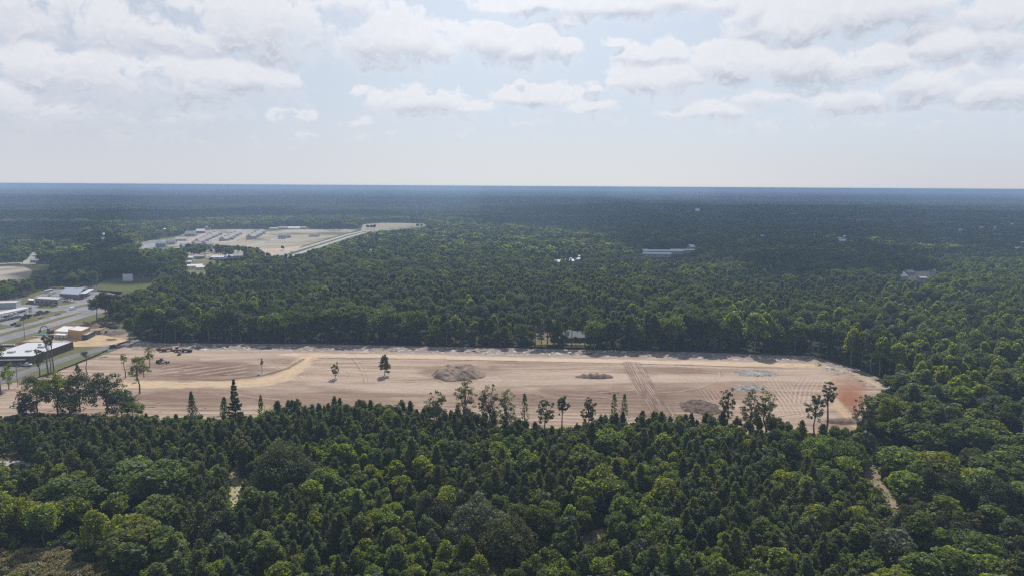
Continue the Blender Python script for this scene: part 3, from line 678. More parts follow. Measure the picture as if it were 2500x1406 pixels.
# village under construction and its highway
VD = ground_mat('village_dirt', (.42, .36, .30), (.29, .26, .20), .012, (.6, 2.2, 1), (.14, .15, .085), .008)
sheet('village_ground', [(300, 625), (330, 600), (345, 590), (430, 577), (475, 563), (560, 560), (870, 560), (880, 566), (800, 596), (690, 640), (560, 640), (430, 625)], .0, VD)
ROADC = ground_mat('pale_concrete', (.40, .39, .38), (.34, .33, .32), .05)
hw = [gp(*p) for p in ((655, 634), (690, 621), (740, 606), (800, 588), (850, 573), (880, 566), (940, 559), (1000, 553), (1040, 549), (1100, 545))]
hw2 = [gp(*p) for p in ((690, 634), (712, 625), (760, 609), (812, 592), (858, 577), (890, 568), (950, 561), (1005, 555), (1045, 551), (1105, 546))]
sheet('roadside_ground', [(640, 650), (700, 612), (860, 566), (885, 556), (1045, 546), (1110, 543), (1110, 549), (900, 574), (780, 612), (730, 650)], .02, GRASS2)
strip('highway', hw, 10, .06, ROADC); strip('highway', hw2, 10, .08, ROADC)
sheet('tan_field', [(880, 566), (886, 548), (930, 545), (985, 545), (1045, 547), (960, 556), (905, 565)], .03, ground_mat('tan_field', (.33, .29, .22), (.28, .25, .18), .01))
for i, pts in enumerate((((430, 606), (520, 585), (607, 566)), ((590, 606), (650, 590), (700, 578)), ((560, 566), (700, 566), (860, 566)), ((520, 600), (560, 592), (600, 575)), ((345, 605), (430, 600), (470, 588), (500, 570)), ((600, 590), (720, 588), (800, 580)))):
    strip('street', [gp(*p) for p in pts], 9 if i < 2 else 7, .09, ROADC)
sheet('red_clay_ground', [(620, 625), (610, 612), (680, 606), (740, 600), (720, 612), (670, 622)], .04, ground_mat('rosy_dirt', (.42, .31, .26), (.50, .42, .36), .02))
m_, q_, o_ = mat_new('pond_water'); b_ = q_.node('ShaderNodeBsdfPrincipled'); b_.inputs['Base Color'].default_value = (.30, .33, .38, 1); b_.inputs['Roughness'].default_value = .25; q_.l.new(b_.outputs[0], o_.inputs[0])
sheet('pond', [(338, 606), (336, 600), (350, 593), (378, 588), (408, 587), (400, 594), (370, 600), (360, 606)], .05, m_)
sheet('village_ground', [(430, 690), (440, 650), (470, 634), (620, 628), (620, 640), (560, 655), (520, 680)], .0, ground_mat('yard_grass', (.11, .12, .06), (.22, .19, .13), .03))
# lit lawn behind the fence, openings in the near wood
sheet('lawn', [(1285, 840), (1290, 815), (1340, 804), (1455, 806), (1460, 842)], .0, ground_mat('dry_lawn', (.13, .13, .07), (.22, .18, .12), .25))
for nm, sp_, mt in (('yards4', 'yard', SANDL), ('yards9', 'yard', GRASS2)):
    sheet('yard_ground', OPEN[nm], .02, mt)
GL = ground_mat('pale_grass', (.32, .285, .18), (.38, .33, .22), .5, c3=(.24, .235, .13), s3=.15); BR = ground_mat('bare_track', (.30, .24, .17), (.22, .17, .12), .5, c3=(.14, .15, .07), s3=.15)
def grow(poly, k=1.25):
    cx = sum(p[0] for p in poly) / len(poly); cy = sum(p[1] for p in poly) / len(poly); return [(cx + (p[0] - cx) * k, cy + (p[1] - cy) * k) for p in poly]
for nm, mt in (('glade1', GL), ('glade2', BR), ('glade3', ground_mat('brush_floor', (.19, .17, .10), (.13, .135, .07), .6)), ('glade4', BR), ('glade5', BR), ('glade6', ground_mat('green_glade', (.20, .22, .06), (.14, .17, .05), .5)), ('glade7', ground_mat('rough_verge', (.13, .12, .08), (.10, .11, .055), .3)), ('glade8', BR)):
    sheet('glade', grow(OPEN[nm], 1.12), .0, mt)
strip('lane', [gp(-60, 1132), gp(60, 1130), gp(110, 1134)], 4.5, .05, CONC)
# ------------------------------------------------------------------ tree prototypes
L_PINE = leaf_mat('pine_needles', (0.084, 0.114, 0.052), (0.155, 0.205, 0.052), 0.50, 0.34)
L_MID = leaf_mat('broad_leaves', (0.078, 0.116, 0.030), (0.185, 0.26, 0.028), 0.50, 0.36)
L_BRIGHT = leaf_mat('young_leaves', (0.12, 0.165, 0.028), (0.31, 0.41, 0.032), 0.52, 0.25)
L_OAK = leaf_mat('oak_leaves', (0.066, 0.084, 0.040), (0.10, 0.13, 0.034), 0.38, 0.28)
W_MID = leaf_mat('wood_leaves', (.060, .092, .026), (.135, .20, .025), .48, .32, True)
W_OAK = leaf_mat('wood_oak_leaves', (.052, .068, .032), (.075, .10, .028), .38, .28, True)
L_GREY = leaf_mat('pale_leaves', (0.10, 0.125, 0.082), (0.11, 0.15, 0.06), 0.30, 0.22)
BARK = paint('bark', (0.13, 0.105, 0.085), 0.95, 0, 0.3, 3.0)
PALEBARK = paint('pale_bark', (0.15, 0.135, 0.115), 0.95, 0, 0.25, 3.0)

def leaf_quads(rs, C, N, size, aspect=1.0, tang=None):
    n = len(C)
    N = N / (np.linalg.norm(N, axis=1, keepdims=True) + 1e-9)
    if tang is None:
        tang = rs.normal(size=(n, 3))
    T = tang - (tang * N).sum(1, keepdims=True) * N
    T /= np.linalg.norm(T, axis=1, keepdims=True) + 1e-9
    B = np.cross(N, T)
    s = np.asarray(size).reshape(-1, 1) * rs.uniform(0.7, 1.3, (n, 1))
    T = T * s * 0.5 * aspect; B = B * s * 0.5
    k = rs.uniform(0.25, 0.75, (n, 1))
    V = np.stack([C - T, C - T * (1 - 2 * k) - B, C + T, C - T * (1 - 2 * k) + B], 1).reshape(-1, 3)   # kite leaves
    F = np.arange(4 * n).reshape(n, 4)
    return V, F
def crown_clumps(rs, K, R, H, z0, kind='round', rk=0.33):
    """clump centres and radii of a crown whose underside is at z0"""
    d = rs.normal(size=(K, 3)); d /= np.linalg.norm(d, axis=1, keepdims=True)
    low = -0.85 if kind == 'full' else -0.45
    d[:, 2] = np.where(d[:, 2] < low, -d[:, 2], d[:, 2])
    rr = rs.uniform(0.35, 0.86, K) ** 0.6
    a, b = rs.uniform(0, 6.28, 2)
    lob = 1 + 0.16 * np.sin(3 * np.arctan2(d[:, 1], d[:, 0]) + a) + 0.12 * np.sin(5 * d[:, 2] + 2 * np.arctan2(d[:, 1], d[:, 0]) + b)
    C = d * (rr * lob)[:, None] * np.array([R, R, H / 2]) * 0.82
    if kind == 'point':
        t = (C[:, 2] / (H / 2) + 1) / 2
        f = np.clip(1.25 - 0.95 * t, 0.2, 1.1) * np.clip(t * 3 + 0.5, 0.4, 1); C[:, :2] *= f[:, None]
    if kind == 'full':
        C = d * (rs.uniform(0.25, 0.95, K) ** 0.5 * lob)[:, None] * np.array([R, R, H / 2]) * 0.93
    if kind == 'dome':
        C[:, 2] = np.abs(C[:, 2]) * 1.5 - H * 0.35
    C[:, 2] += z0 + H / 2
    r = R * rk * rs.uniform(0.7, 1.3, K)
    return C, r
def clump_leaves(rs, C, r, n, size, flat=0.75, up=0.25):
    K = len(C)
    d = rs.normal(size=(K * n, 3)); d /= np.linalg.norm(d, axis=1, keepdims=True)
    rad_ = np.repeat(r, n) * rs.uniform(0.6, 1.12, K * n)
    P = np.repeat(C, n, 0) + d * rad_[:, None] * np.array([1, 1, flat])
    N = d + rs.normal(size=d.shape) * 0.55 + np.array([0, 0, up])
    V, F = leaf_quads(rs, P, N, size)
    cv = np.repeat(rs.uniform(0, 1, K), n) * 0.5 + rs.uniform(0, 1, K * n) * 0.5
    return V, F, np.repeat(cv, 4)
def limbs(rs, H, zt, C, r0, nl, lean=0.0):
    b = MB(); top = Vector((lean, 0, zt)); x = 0
    pts = [Vector((0, 0, -0.5))] + [Vector((lean * t + rs.normal() * r0 * .7, rs.normal() * r0 * .7, zt * t)) for t in (0.33, 0.66, 1.0)]
    for i in range(3): b.rod(pts[i], pts[i + 1], r0 * (1 - 0.22 * i), r0 * (1 - 0.22 * (i + 1)), 7)
    order = rs.permutation(len(C))[:nl]
    for j in order:
        s = pts[2].lerp(pts[3], rs.uniform(0, 1)); e = Vector(C[j]); mid = s.lerp(e, 0.5) + Vector((0, 0, -0.06 * (e - s).length))
        b.rod(s, mid, r0 * 0.34, r0 * 0.22, 5); b.rod(mid, e, r0 * 0.22, r0 * 0.07, 5)
    return b
class Proto: pass
def make_broad(seed, R, H, trunk, K, n, leaf, mat, kind='round', rk=0.33, nl=8, bark=BARK, flat=0.75, core=True):
    """crown and trunk meshes of a broadleaf tree"""
    rs = np.random.default_rng(seed)
    C, r = crown_clumps(rs, K, R, H - trunk, trunk, kind, rk)
    C[:, 2] = np.minimum(C[:, 2], H - r * flat)
    V, F, A = clump_leaves(rs, C, r, n, leaf, flat)
    p = Proto(); p.H = H; p.R = R; p.mats = (mat, bark)
    p.crown = np_mesh('crown', V, F, [mat], {'lv': ('FLOAT', 'POINT', A.astype(np.float32))})
    p.trunk = limbs(rs, H, trunk + (H - trunk) * 0.55, C, max(0.1, 0.022 * H), nl).mesh('trunk', bark)
    return p
def make_pine(seed, R, H, z0, tufts, blade, mat, nb=3, prof=0.75, bark=BARK, aspect=3.2, lump=0.25, vol=0.6):
    rs = np.random.default_rng(seed)
    t = rs.uniform(0, 1, tufts) ** 0.85
    z = z0 + (H - z0) * t
    w = np.power(np.clip(1 - t, 0.0, 1), prof) * np.clip(t * 5 + 0.55, 0, 1)
    th = rs.uniform(0, 6.283, tufts)
    whorl = 1 + lump * np.sin(z * 6.28 / max(0.9, H * 0.085) + 2.0 * np.sin(th * 2 + seed)) + 0.2 * np.sin(th * 3 + z)
    rr = R * w * whorl * rs.uniform(0.1, 1.0, tufts) ** vol + 0.04
    C = np.stack([rr * np.cos(th), rr * np.sin(th), z + rs.normal(size=tufts) * 0.15], 1)
    out = np.stack([np.cos(th), np.sin(th), np.zeros(tufts)], 1)
    Cn = np.repeat(C, nb, 0); on = np.repeat(out, nb, 0)
    T = on * 0.6 + np.array([0, 0, 1.0]) + rs.normal(size=Cn.shape) * 0.38
    Nn = rs.normal(size=Cn.shape) + on * 0.5
    V, F = leaf_quads(rs, Cn + T * blade * 0.3, Nn, blade, 1.0, T)
    # kites: narrow across
    V = V.reshape(-1, 4, 3); mid = (V[:, 0] + V[:, 2]) / 2
    V[:, 1] = mid + (V[:, 1] - mid) / aspect * 1.3; V[:, 3] = mid + (V[:, 3] - mid) / aspect * 1.3
    V = V.reshape(-1, 3)
    A = np.repeat(np.repeat(rs.uniform(0, 1, tufts), nb), 4)
    p = Proto(); p.H = H; p.R = R; p.mats = (mat, bark)
    p.crown = np_mesh('crown', V, F, [mat], {'lv': ('FLOAT', 'POINT', A.astype(np.float32))})
    b = MB(); b.rod((0, 0, -0.5), (0, 0, H * 0.6), 0.013 * H, 0.008 * H, 6); b.rod((0, 0, H * 0.6), (0, 0, H * 0.97), 0.008 * H, 0.002 * H, 5)
    p.trunk = b.mesh('trunk', bark)
    return p
def make_spire(seed, R, H, z0, layers, mat, bark=BARK, arms=7):
    """open conifer: tiers of separate branches carrying needles"""
    rs = np.random.default_rng(seed); b = MB(); Cs = []; Ts = []
    b.rod((0, 0, -0.5), (0, 0, H * .98), 0.013 * H, 0.003 * H, 7)
    for i in range(layers):
        t = i / (layers - 1); z = z0 + (H - z0 - 0.4) * t; L = R * (1 - t) ** 0.8 * (0.75 + 0.4 * rs.random()) + 0.25
        for a in range(arms):
            if rs.random() < 0.18: continue
            th = 6.283 * a / arms + rs.uniform(-.4, .4); l = L * rs.uniform(0.6, 1.1); dz = l * rs.uniform(-0.05, 0.3)
            e = Vector((l * math.cos(th), l * math.sin(th), z + dz)); b.rod((0, 0, z), e, 0.05, 0.02, 4)
            m_ = int(10 + 14 * l)
            for s in rs.uniform(0.25, 1.05, m_):
                Cs.append([e.x * s, e.y * s, z + dz * s + rs.normal() * 0.12]); Ts.append([math.cos(th), math.sin(th), 0.7])
    C = np.array(Cs); T = np.array(Ts) + rs.normal(size=C.shape) * 0.6
    C = np.vstack([C, np.stack([rs.normal(size=40) * .12, rs.normal(size=40) * .12, H - 1.2 + rs.random(40) * 1.2], 1)]); T = np.vstack([T, np.tile([0, 0, 1.0], (40, 1)) + rs.normal(size=(40, 3)) * .3])
    V, F = leaf_quads(rs, C, rs.normal(size=C.shape), 0.62, 1.0, T)
    A = np.repeat(rs.uniform(0, 1, len(C)), 4)
    p = Proto(); p.H = H; p.R = R; p.mats = (mat, bark)
    p.crown = np_mesh('crown', V, F, [mat], {'lv': ('FLOAT', 'POINT', A.astype(np.float32))}); p.trunk = b.mesh('trunk', bark)
    return p
def joined(p, name):
    """crown + trunk in one mesh, for the far woods that are built as one mass"""
    bm_v = []; me = bpy.data.meshes.new(name)
    def arr(m):
        v = np.empty(len(m.vertices) * 3, np.float32); m.vertices.foreach_get('co', v)
        f = [tuple(pl.vertices) for pl in m.polygons]; return v.reshape(-1, 3), f
    v1, f1 = arr(p.crown); v2, f2 = arr(p.trunk)
    me.from_pydata(np.vstack([v1, v2]).tolist(), [], f1 + [tuple(i + len(v1) for i in f) for f in f2])
    me.materials.append(p.mats[0]); me.materials.append(p.mats[1])
    me.polygons.foreach_set('material_index', np.r_[np.zeros(len(f1), np.int32), np.ones(len(f2), np.int32)])
    a = me.attributes.new('lv', 'FLOAT', 'POINT'); d = np.empty(len(p.crown.vertices), np.float32); p.crown.attributes['lv'].data.foreach_get('value', d)
    a.data.foreach_set('value', np.r_[d, np.full(len(v2), 0.5, np.float32)])
    me.update(); return me

PINES = [make_pine(100 + i, r * 1.3, h, z, 560, 0.8, L_PINE, 4, pf * .75, aspect=3.4, lump=.5, vol=.75) for i, (r, h, z, pf) in enumerate(
    [(2.1, 11, 1.6, 1.0), (2.4, 12, 2.0, .85), (1.9, 10, 1.5, 1.15), (2.2, 12.5, 2.6, .8), (2.6, 11.5, 1.8, .95)])]
PINES += [make_broad(180 + i, r, h, t, 46, 34, 0.42, L_PINE, 'point', .22, 10, flat=.9) for i, (r, h, t) in enumerate([(2.6, 11, 2.5), (2.9, 10.5, 3.0), (2.3, 12, 3.5)])]
MIDS = [make_broad(200 + i, r, h, t, 60, 60, 0.46, L_MID, k, .29) for i, (r, h, t, k) in enumerate(
    [(2.7, 9.5, 1.2, 'point'), (3.0, 9.0, 1.2, 'round'), (2.3, 8.5, 1.0, 'point'), (3.4, 10, 1.5, 'round'), (2.6, 10.5, 1.4, 'point')])]
BRIGHTS = [make_broad(300 + i, r, h, t, 60, 60, 0.46, L_BRIGHT, k, .29) for i, (r, h, t, k) in enumerate(
    [(2.8, 9.0, 1.2, 'point'), (3.4, 9.5, 1.4, 'round'), (2.3, 8.0, 1.0, 'point')])]
OAKS = [make_broad(400 + i, r, h, t, 120, 80, 0.5, L_OAK, 'dome', 0.22, 12) for i, (r, h, t) in enumerate([(5.2, 11, 1.0), (4.6, 11.5, 1.2), (5.8, 12.5, 1.2)])]
GREYS = [make_broad(450 + i, r, h, t, 46, 42, 0.62, L_GREY, k) for i, (r, h, t, k) in enumerate([(2.4, 8.0, 1.0, 'round'), (2.8, 9.5, 1.2, 'point')])]
# taller woods behind the clearing: fewer, larger leaves
TALLB = [make_broad(500 + i, r, h, t * .7, 60, 40, 0.8, m_, k, 0.28, 8, PALEBARK) for i, (r, h, t, m_, k) in enumerate(
    [(5.4, 17, 5.5, W_MID, 'round'), (5.0, 19, 6.5, W_OAK, 'round'), (6.6, 18, 5.0, W_MID, 'round'), (4.4, 16, 5.0, L_BRIGHT, 'point'), (5.4, 18.5, 6.5, W_OAK, 'round'), (6.0, 16, 4.5, W_MID, 'round'), (5.0, 17, 5.5, L_GREY, 'round')])]
TALLP = [make_pine(600 + i, r, h, z, 340, 1.4, L_PINE, 4, pf, aspect=2.6, vol=.7) for i, (r, h, z, pf) in enumerate(
    [(3.6, 17, 6, .45), (3.3, 16, 5, .6), (3.9, 18, 7, .4)])]
FARB = [make_broad(700 + i, r, h, t, 18, 30, 1.8, m_, 'round', 0.34, 0) for i, (r, h, t, m_) in enumerate(
    [(6.0, 16, 5, W_MID), (5.6, 18, 5.5, W_OAK), (7.0, 17, 5, W_MID), (5.4, 15, 5, L_BRIGHT)])]
FARP = [make_pine(800 + i, r, h, z, 110, 2.3, L_PINE, 4, pf, aspect=2.0, vol=.7) for i, (r, h, z, pf) in enumerate([(4.2, 17, 5, .42), (3.8, 16, 5, .5)])]

def plant(p, name, label, x, y, h, rz, group=None, wx=1.0, z=0.0):
    s = h / p.H
    t = thing(name, label, 'tree', (x, y, z), rz, group); t.scale = (s * wx, s * wx, s)
    for nm, me in (('trunk', p.trunk), ('crown', p.crown)):
        o = bpy.data.objects.new(nm, me); COL.objects.link(o); o.parent = t
    return t

# one object that scatters many copies of a few tree shapes (woods that nobody could count)
def scatter(name, label, cat, pts, rz, sc, idx, meshes):
    coll = bpy.data.collections.new(name + '_shapes')
    for i, me in enumerate(meshes):
        o = bpy.data.objects.new('%s_shape_%02d' % (name, i), me); coll.objects.link(o)
    me = bpy.data.meshes.new(name); me.vertices.add(len(pts)); me.vertices.foreach_set('co', np.ascontiguousarray(pts, np.float32).ravel())
    for nm, typ, data in (('rz', 'FLOAT', rz), ('vi', 'INT', idx)):
        a = me.attributes.new(nm, typ, 'POINT'); a.data.foreach_set('value', np.ascontiguousarray(data, np.float32 if typ == 'FLOAT' else np.int32))
    a = me.attributes.new('sc', 'FLOAT_VECTOR', 'POINT'); a.data.foreach_set('vector', np.ascontiguousarray(sc, np.float32).ravel())
    ob = bpy.data.objects.new(name, me); COL.objects.link(ob); tag(ob, label, cat, kind='stuff')
    ng = bpy.data.node_groups.new(name + '_scatter', 'GeometryNodeTree')
    ng.interface.new_socket('Geometry', in_out='INPUT', socket_type='NodeSocketGeometry')
    ng.interface.new_socket('Geometry', in_out='OUTPUT', socket_type='NodeSocketGeometry')
    N = ng.nodes; L = ng.links
    gi = N.new('NodeGroupInput'); go = N.new('NodeGroupOutput')
    ci = N.new('GeometryNodeCollectionInfo'); ci.inputs[0].default_value = coll; ci.inputs[1].default_value = True; ci.inputs[2].default_value = True
    ip = N.new('GeometryNodeInstanceOnPoints'); ip.inputs['Pick Instance'].default_value = True
    def na(nm, typ):
        n = N.new('GeometryNodeInputNamedAttribute'); n.data_type = typ; n.inputs[0].default_value = nm
        return [s for s in n.outputs if s.enabled and s.name == 'Attribute'][0]
    cx = N.new('ShaderNodeCombineXYZ'); L.new(na('rz', 'FLOAT'), cx.inputs[2])
    mp = N.new('GeometryNodeMeshToPoints'); L.new(gi.outputs[0], mp.inputs[0])
    L.new(mp.outputs[0], ip.inputs['Points']); L.new(ci.outputs[0], ip.inputs['Instance'])
    L.new(na('vi', 'INT'), ip.inputs['Instance Index']); L.new(cx.outputs[0], ip.inputs['Rotation']); L.new(na('sc', 'FLOAT_VECTOR'), ip.inputs['Scale'])
    L.new(ip.outputs[0], go.inputs[0])
    md = ob.modifiers.new('scatter', 'NODES'); md.node_group = ng
    return ob
rngF = np.random.default_rng(77)

def blocked(X, Y, H, W=None):
    """True where a tree of height H standing at X,Y would cover an open place"""
    out = np.zeros(len(X), bool)
    for fz in (0.0, 0.35, 0.7, 0.97):
        px, py = proj(np.stack([X, Y, H * fz + terrain(X, Y)], 1))
        for nm, poly in OPEN.items():
            for s in ((0,) if (W is None or fz in (0.0, 0.97)) else (0, -1, 1)):
                out |= in_poly(px if not s else px + s * W * .8 * FPX / np.hypot(Y, CAM_H), py, poly)
    return out
def jitter_grid(y0, y1, step, wid=0.86, margin=30):
    ys = np.arange(y0, y1, step); out = []
    for i, y in enumerate(ys):
        w = wid * y + margin
        xs = np.arange(-w, w, step) + (i % 2) * step * 0.5
        out.append(np.stack([xs, np.full(len(xs), y)], 1))
    P = np.vstack(out); P += rngF.uniform(-0.42, 0.42, P.shape) * step
    return P[:, 0], P[:, 1]
def blur_choice(p, n): return rngF.choice(len(p), n, p=np.array(p) / np.sum(p))

# special trees, placed one by one ------------------------------------------------------------------
SPECIAL = []   # x, y, radius: keeps the wood from growing through them
def special(p, name, label, px, by, ty, rz=0.0, wx=1.0, keep=0.0, group=None, z=0):
    h = height_at(px, by, ty); x, y, _ = gp(px, by)
    SPECIAL.append((x, y, keep if keep else p.R * h / p.H * wx * 0.8))
    return plant(p, name, label, x, y, h, rz, group, wx)

def build_specials():
    B = make_broad
    # lone trees on the cleared ground
    special(B(1, 2.9, 10, 0.9, 60, 60, 0.36, L_OAK, 'full', .26), 'broadleaf_tree', 'dark green rounded tree standing alone on the bare sand, fullest of the three lone trees', 940, 916, 866, 0.3)
    special(B(2, 2.3, 9, 0.6, 50, 30, 0.34, L_MID, 'full', .24), 'broadleaf_tree', 'light green thin conical tree alone on the sand left of the fullest lone tree', 819, 923, 884, 1)
    special(B(3, 1.3, 9, 3.0, 20, 22, 0.36, L_MID, 'point', .28), 'broadleaf_tree', 'spindly pale sapling on the sand beside the curve of the yellow haul road', 640, 909, 872, 2)
    special(B(4, 5.0, 20, 6.5, 60, 34, 0.45, L_MID, 'full', .2, 22), 'broadleaf_tree', 'tall open-crowned tree with a long bare trunk at the left end of the road', 341, 961, 868, 0.5)
    special(B(5, 3.8, 17, 3.0, 56, 30, 0.45, L_MID, 'full', .22, 14), 'broadleaf_tree', 'slender leafy tree on the sand just left of the parked graders', 366, 893, 838, 0.9)
    special(B(6, 2.2, 15, 6.0, 20, 22, 0.45, L_MID, 'round', .26, 8), 'broadleaf_tree', 'thin sparse tree between the open-crowned tree and the black silt fence', 306, 922, 860, 2.2)
    special(B(17, 2.2, 15, 6.0, 18, 20, 0.45, L_MID, 'round', .26, 8), 'broadleaf_tree', 'thin leaning tree standing close behind the tall open-crowned tree', 352, 922, 866, 1.2)
    special(B(7, 3.2, 17, 8.0, 18, 30, 0.45, L_OAK, 'round', .24, 10), 'pine_tree', 'thin pine with a flat tuft of crown right of the three bare pine trunks', 214, 914, 850, 0.2)
    special(B(18, 1.8, 9, 1.5, 16, 26, 0.45, L_MID, 'point', .3, 6), 'broadleaf_tree', 'low wispy sapling in front of the silt fence beside the oak clump', 190, 922, 884, 0.2)
    # three tall pines in front of the white-roofed brown building
    for i, (x, b, t, w) in enumerate(((118, 911, 815, 1.0), (124, 913, 822, .8), (132, 905, 812, .9))):
        special(B(20 + i, 2.8, 22, 14.5, 12, 34, 0.5, L_OAK, 'round', .30, 8), 'pine_tree', ['left', 'middle', 'right'][i] + ' of the three tall bare-trunked pines in front of the brown metal building', x, b, t, i, w, group='tall pines by the metal building')
    special(B(24, 3.2, 15, 3, 30, 26, 0.5, L_OAK, 'full', .26, 12), 'pine_tree', 'ragged dark pine at the near corner of the brown metal building', 97, 918, 842, 2)
    special(B(25, 3.0, 11, 1, 26, 34, 0.5, L_MID, 'full', .3, 6), 'broadleaf_tree', 'bushy green tree between the two utility poles at the left edge', 22, 950, 888, 2)
    special(B(26, 4.0, 20, 11, 16, 34, 0.5, L_OAK, 'round', .26, 8), 'pine_tree', 'tall pine cut by the left edge of the photo in front of the building wall', 1, 962, 835, 1)
    # oak clump
    for i, (x, b, t, w, lb) in enumerate(((92, 1006, 914, 1.1, 'leftmost spreading oak of the dark clump on the sand'), (142, 1010, 906, 1.0, 'second oak from the left in the dark clump on the sand'),
                                       (196, 1004, 904, .9, 'third oak from the left in the dark clump, thick with leaves'), (262, 1008, 906, 1.15, 'rightmost oak of the dark clump with a crooked low limb'))):
        special(B(30 + i, 6.8, 16, 2.2, 92, 44, 0.46, L_MID if i == 1 else L_OAK, 'full', .18, 34), 'oak_tree', lb, x, b, t, i * 1.3, w, group='oak clump on the sand')
    for i, (x, b, t, lb) in enumerate(((66, 1014, 968, 'low leafy tree at the left foot of the oak clump'), (170, 1016, 962, 'bushy tree below the middle of the oak clump'), (298, 1014, 950, 'green bushy tree at the right foot of the oak clump'), (325, 1022, 978, 'low dark bush between the oak clump and the pines'))):
        special(B(170 + i, 4.0, 8, .3, 50, 40, 0.45, L_MID if i % 2 else L_OAK, 'full', .24, 12), 'broadleaf_tree', lb, x, b, t, i * 1.1, 1.1)
    special(B(40, 5.0, 22, 6, 46, 34, 0.8, L_MID, 'round', .26, 8, PALEBARK), 'broadleaf_tree', 'light green tree with a dark bare foot beside the end of the silt fence', 316, 836, 770, 1)
    # conifers rising over the near edge of the clearing
    special(make_spire(41, 3.4, 19, 2.5, 17, L_PINE), 'pine_tree', 'tall spire-shaped conifer with open tiers of branches against the sand', 577, 1060, 926, 0)
    special(make_pine(42, 2.9, 15, 1, 420, 0.75, L_PINE, 3, .9), 'pine_tree', 'narrow pointed conifer left of the tiered conifer', 472, 1050, 957, 0)
    special(make_pine(43, 2.8, 13, 1, 380, 0.75, L_PINE, 3, .8), 'pine_tree', 'pointed dark conifer tucked beside the tiered conifer on its left', 551, 1052, 970, 0)
    special(make_pine(44, 2.0, 12, 1, 230, 0.7, L_MID, 3, .9), 'pine_tree', 'pale green slim conifer right of the tiered conifer', 640, 1048, 966, 0)
    tallp = [(1136, 1075, 916, 4.4, 'tallest twin-stemmed pine over the near edge, below the large dirt mound'), (1192, 1076, 938, 4.4, 'open round-crowned pine right of the twin-stemmed pine'),
             (1236, 1080, 945, 4.2, 'dense fan-crowned pine, third in the group below the dirt mound'), (1068, 1068, 952, 4.2, 'dark pine with a lopsided layered crown left of the twin-stemmed pine'),
             (1372, 1062, 966, 2.4, 'slim pine with a bare foot standing free in the gap of the near edge'), (1436, 1066, 968, 3.4, 'round-headed pine right of the slim free-standing pine'),
             (1772, 1066, 944, 3.2, 'upright pine beside the dark brush pile'), (1832, 1078, 948, 4.4, 'left pine of the broad group of pines by the grey debris ring'),
             (1862, 1076, 946, 4.6, 'right pine of the broad group of pines by the grey debris ring'), (2016, 1062, 929, 2.6, 'tallest bare-trunked pine left of the red clay patch'),
             (1988, 1060, 960, 3.6, 'short round pine leaning on the tall bare-trunked pine'), (2106, 1085, 960, 4.4, 'dense dark pine below the red clay patch'),
             (1330, 1066, 974, 3.2, 'bushy dark pine left of the slim free-standing pine'), (1498, 1056, 962, 1.9, 'left of two slender pine tops in the middle of the near edge'), (1522, 1056, 962, 1.9, 'right of two slender pine tops in the middle of the near edge'),
             (1280, 1064, 962, 2.0, 'slender pine top between the fan-crowned pine and the bushy dark pine')]
    for i, (x, b, t, R, lb) in enumerate(tallp):
        h = height_at(x, b, t); kind = 'full'
        tr = h * (0.18 if R > 3.8 else 0.26)
        if i in (4, 9): tr = h * 0.5
        if R < 2.3: p = make_pine(60 + i, 2.3, h, 2, 250, 0.75, L_PINE, 3, .7)
        else: p = B(60 + i, R * 1.12, h, tr, int(34 + R * 10), 30, 0.42, L_OAK if i % 2 else L_PINE, kind, .17, 26)
        special(p, 'pine_tree', lb, x, b, t, i * 0.7)
    # the big dome-shaped trees of the near wood
    dome = [(690, 1192, 1052, 12.5, 'largest dark dome-crowned oak beside the pale grass strip'), (1238, 1366, 1238, 9.2, 'rounded dark oak front and centre at the bottom of the photo'),
            (1168, 1310, 1200, 10.0, 'pale green-grey broad oak behind the rounded dark oak'), (1325, 1310, 1208, 7.4, 'dark green oak right of the rounded dark oak'),
            (1060, 1288, 1194, 6.0, 'neat round tree left of the broad grey-green oak'), (1385, 1330, 1240, 4.6, 'olive round-topped tree on the rim of the small brown glade'),
            (1995, 1130, 1050, 8.6, 'broad dark green oak, left of the joined pair above the winding track'), (2065, 1142, 1058, 9.0, 'broad dark green oak, right of the joined pair above the winding track'),
            (2300, 1250, 1120, 9.0, 'huge shadowed oak at lower right beyond the winding track'), (2420, 1270, 1135, 8.0, 'huge dark oak at the right edge beside the shadowed oak'),
            (540, 1330, 1230, 6.6, 'tall dark green tree above the small yellow-green glade'), (755, 1120, 1078, 4.4, 'green tree on the right shoulder of the largest dome-crowned oak')]
    for i, (x, b, t, R, lb) in enumerate(dome):
        h = height_at(x, b, t)
        mt = [L_OAK, L_OAK, L_GREY, L_MID, L_OAK, L_OAK, L_MID, L_MID, L_OAK, L_OAK, L_OAK, L_BRIGHT][i]
        p = B(90 + i, R, h, 0.6, int(70 + R * 12), 90, 0.55, mt, 'dome', .19 if R > 7 else .24, 14)
        special(p, 'oak_tree', lb, x, b, t, i * 0.9, 1.0, R * 0.95)
